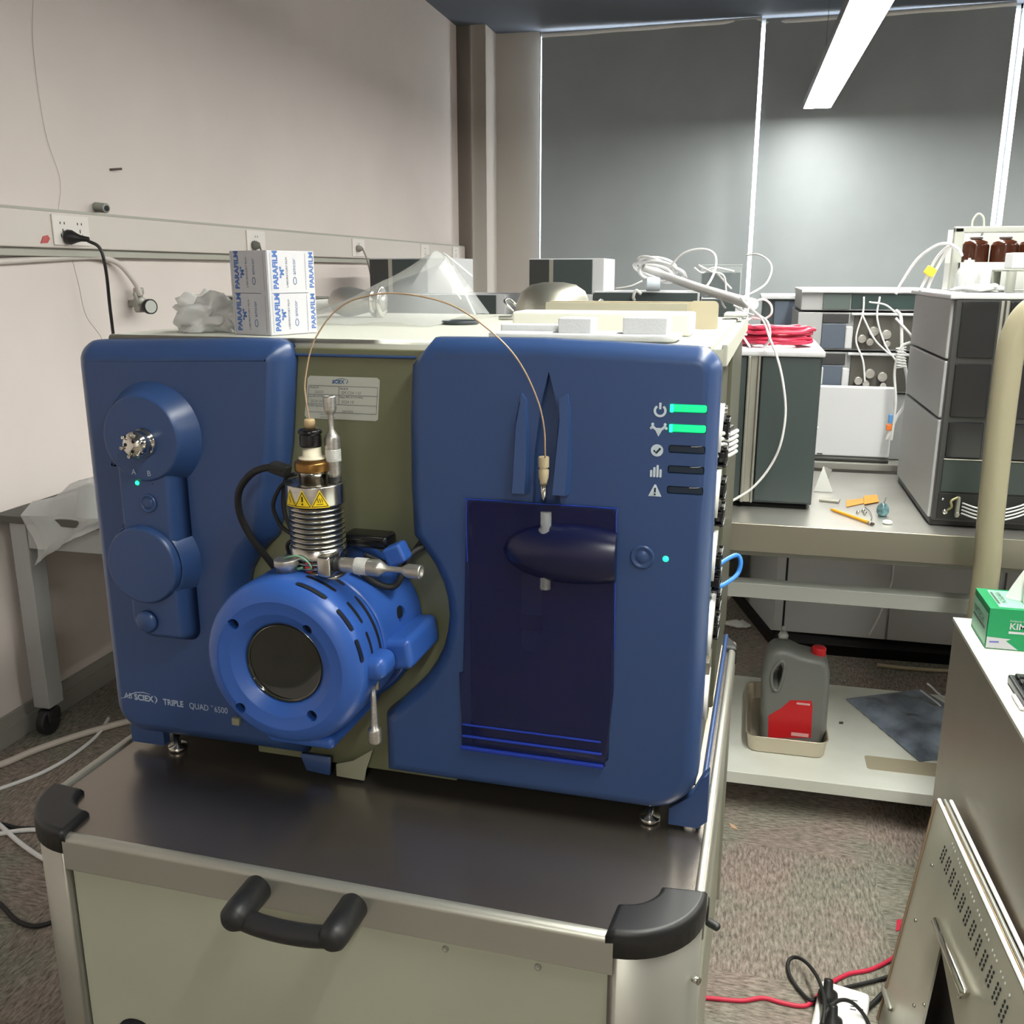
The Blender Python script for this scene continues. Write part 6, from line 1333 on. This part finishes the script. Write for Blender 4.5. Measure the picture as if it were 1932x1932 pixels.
b = B(); p = onp(1672, 1872, 0.006); tube(b, [onp(1671, 1868, 0.004), onp(1684, 1905, 0.004)], 0.006, 6, smooth=False); obj('corner_tab', b, M_alu, t)

# ================================================================== ON THE FLOOR
def floor_tube(name, L, r_, m_, lab, cat='cable', parent=None, z=None, smooth=True):
    q = [atz(x, y, (h + r_)) for x, y, h in L]
    return obj(name, tube(B(), q, r_, 10, smooth=smooth), m_, parent, label=lab, cat=cat if parent is None else None)
floor_tube('red_cable', [(1300, 1880, 0.0), (1350, 1884, 0.0), (1400, 1888, 0.0), (1440, 1883, 0.0), (1480, 1893, 0.0), (1515, 1898, 0.0), (1535, 1888, 0.001), (1560, 1860, 0.001), (1600, 1838, 0.0), (1640, 1830, 0.0), (1676, 1813, 0.0), (1700, 1795, 0)], 0.0045, M_red, 'red cable snaking across the carpet from the cart to the chassis')
t = thing('power_strip', 'white power strip with two black plugs on the carpet at the bottom edge', 'power strip', (0.26, 1.74, 0))
b = B(); rot = Matrix.Rotation(R(-12), 3, 'Z'); c0 = Vector((0.262, 1.70, 0)); box(b, (0.212, 1.45, 0.001), (0.312, 1.80, 0.042), 0.010, 3, rot=rot, pivot=c0); obj('strip_body', b, M_white, t)
for (dx, dy) in ((-0.028, 0.035), (-0.01, -0.035)):
    b = B(); p = c0 + rot @ Vector((dx, dy, 0)); lathe(b, (p.x, p.y, 0.042), (0.0, 0.25, 1), [(0.019, 0), (0.021, 0.008), (0.019, 0.02), (0.010, 0.026), (0.009, 0.045), (0, 0.046)], 20); obj('plug', b, M_black, t)
b = B(); 
for k in range(4): p = c0 + rot @ Vector((0.022, 0.035 + 0.009 * k, 0.0425)); box(b, (p.x - 0.006, p.y - 0.0012, 0.0415), (p.x + 0.006, p.y + 0.0012, 0.0425))
for k in range(2): p = c0 + rot @ Vector((0.040, 0.04, 0.0425)); box(b, (p.x - 0.001, p.y - 0.007 + k * 0.004, 0.0415), (p.x + 0.0015, p.y - 0.001 + k * 0.006, 0.0425))
obj('socket_slots', b, M_hole, t)
t = thing('black_cables', 'looped black power cables plugged into the white strip', 'cable', (0.25, 1.85, 0))
P_ = lambda x, y, h: atz(x, y, h)
obj('looped_cable', tube(B(), [P_(1552, 1935, 0.075), P_(1556, 1900, 0.08), P_(1553, 1872, 0.07), P_(1540, 1840, 0.05), P_(1520, 1815, 0.03), P_(1500, 1806, 0.02), P_(1487, 1815, 0.012), P_(1490, 1840, 0.008), P_(1510, 1870, 0.006), P_(1532, 1887, 0.012), P_(1560, 1872, 0.014), P_(1600, 1862, 0.008), P_(1640, 1853, 0.006), P_(1668, 1845, 0.006), P_(1690, 1838, 0.006)], 0.0040, 10), M_rubber, t)
obj('looped_cable', tube(B(), [P_(1545, 1945, 0.07), P_(1562, 1905, 0.08), P_(1582, 1888, 0.08), P_(1605, 1890, 0.07), P_(1628, 1912, 0.05), P_(1642, 1940, 0.03), P_(1650, 1975, 0.01)], 0.0040, 10), M_rubber, t)
obj('trailing_cable', tube(B(), [P_(1620, 1935, 0.006), P_(1622, 1915, 0.006), P_(1640, 1900, 0.006), P_(1658, 1882, 0.006), P_(1672, 1868, 0.006)], 0.0050, 10), M_rubber, t)
flat('red_tag', [(1692, 1737), (1701, 1735), (1699, 1755), (1690, 1758)], M_red, 'scrap of red tape on the carpet beside the chassis edge', 'tape', z=0.001, th=0.002)
floor_tube('white_hose', [(-80, 1466, 0), (0, 1443, 0), (60, 1418, 0), (130, 1393, 0), (200, 1372, 0), (260, 1356, 0)], 0.011, mat('hose_white', (206, 196, 186), 0.4), 'thick pale hose lying on the carpet left of the cart', 'hose')
floor_tube('white_cable', [(-60, 1505, 0), (0, 1488, 0), (70, 1462, 0), (120, 1436, 0), (165, 1404, 0), (190, 1380, 0), (205, 1355, 0)], 0.0058, M_tube, 'thinner white cable curving below the thick pale hose', 'cable')
floor_tube('white_cable', [(-50, 1578, 0), (0, 1573, 0), (40, 1567, 0), (85, 1565, 0), (150, 1566, 0)], 0.0065, M_tube, 'straight white cable running toward the left cart corner', 'cable')
floor_tube('white_cable', [(-50, 1515, 0), (0, 1557, 0), (40, 1592, 0), (85, 1622, 0), (150, 1655, 0)], 0.0065, M_tube, 'white cable crossing diagonally to the left cart post', 'cable')
floor_tube('black_cable', [(-50, 1545, 0), (0, 1554, 0), (35, 1562, 0), (80, 1563, 0.001), (140, 1570, 0)], 0.0055, M_rubber, 'thin black cable lying with the white ones at the left picture edge', 'cable')
floor_tube('black_cable', [(-40, 1680, 0), (0, 1706, 0), (30, 1736, 0), (60, 1747, 0), (85, 1744, 0), (120, 1732, 0)], 0.0055, M_rubber, 'black cable bending on the carpet below, at the lower left edge', 'cable')
floor_tube('beige_cable', [(1655, 1255, 0), (1700, 1260, 0), (1750, 1264, 0), (1800, 1266, 0), (1850, 1262, 0)], 0.008, mat('cable_beige', (190, 176, 148), 0.5), 'beige cable lying on the far carpet in front of the grey cabinets', 'cable')
floor_tube('zip_tie', [(180, 1438, 0), (185, 1432, 0.002), (192, 1430, 0.003), (196, 1434, 0)], 0.0018, mat('tie_pink', (206, 180, 168), 0.5), 'tiny curled zip tie on the carpet behind the left cart corner', 'zip tie')
flat('wood_chip', [(1375, 1553), (1386, 1558), (1392, 1566), (1380, 1562)], mat('chip_tan', (196, 160, 130), 0.7), 'small tan chip on the carpet right of the cart', 'chip', z=0.001, th=0.002)
# even out shading across the broad flat faces
for o in list(bpy.data.objects):
    if o.type == 'MESH':
        md = o.modifiers.new('weighted', 'WEIGHTED_NORMAL'); md.keep_sharp = True; md.weight = 80
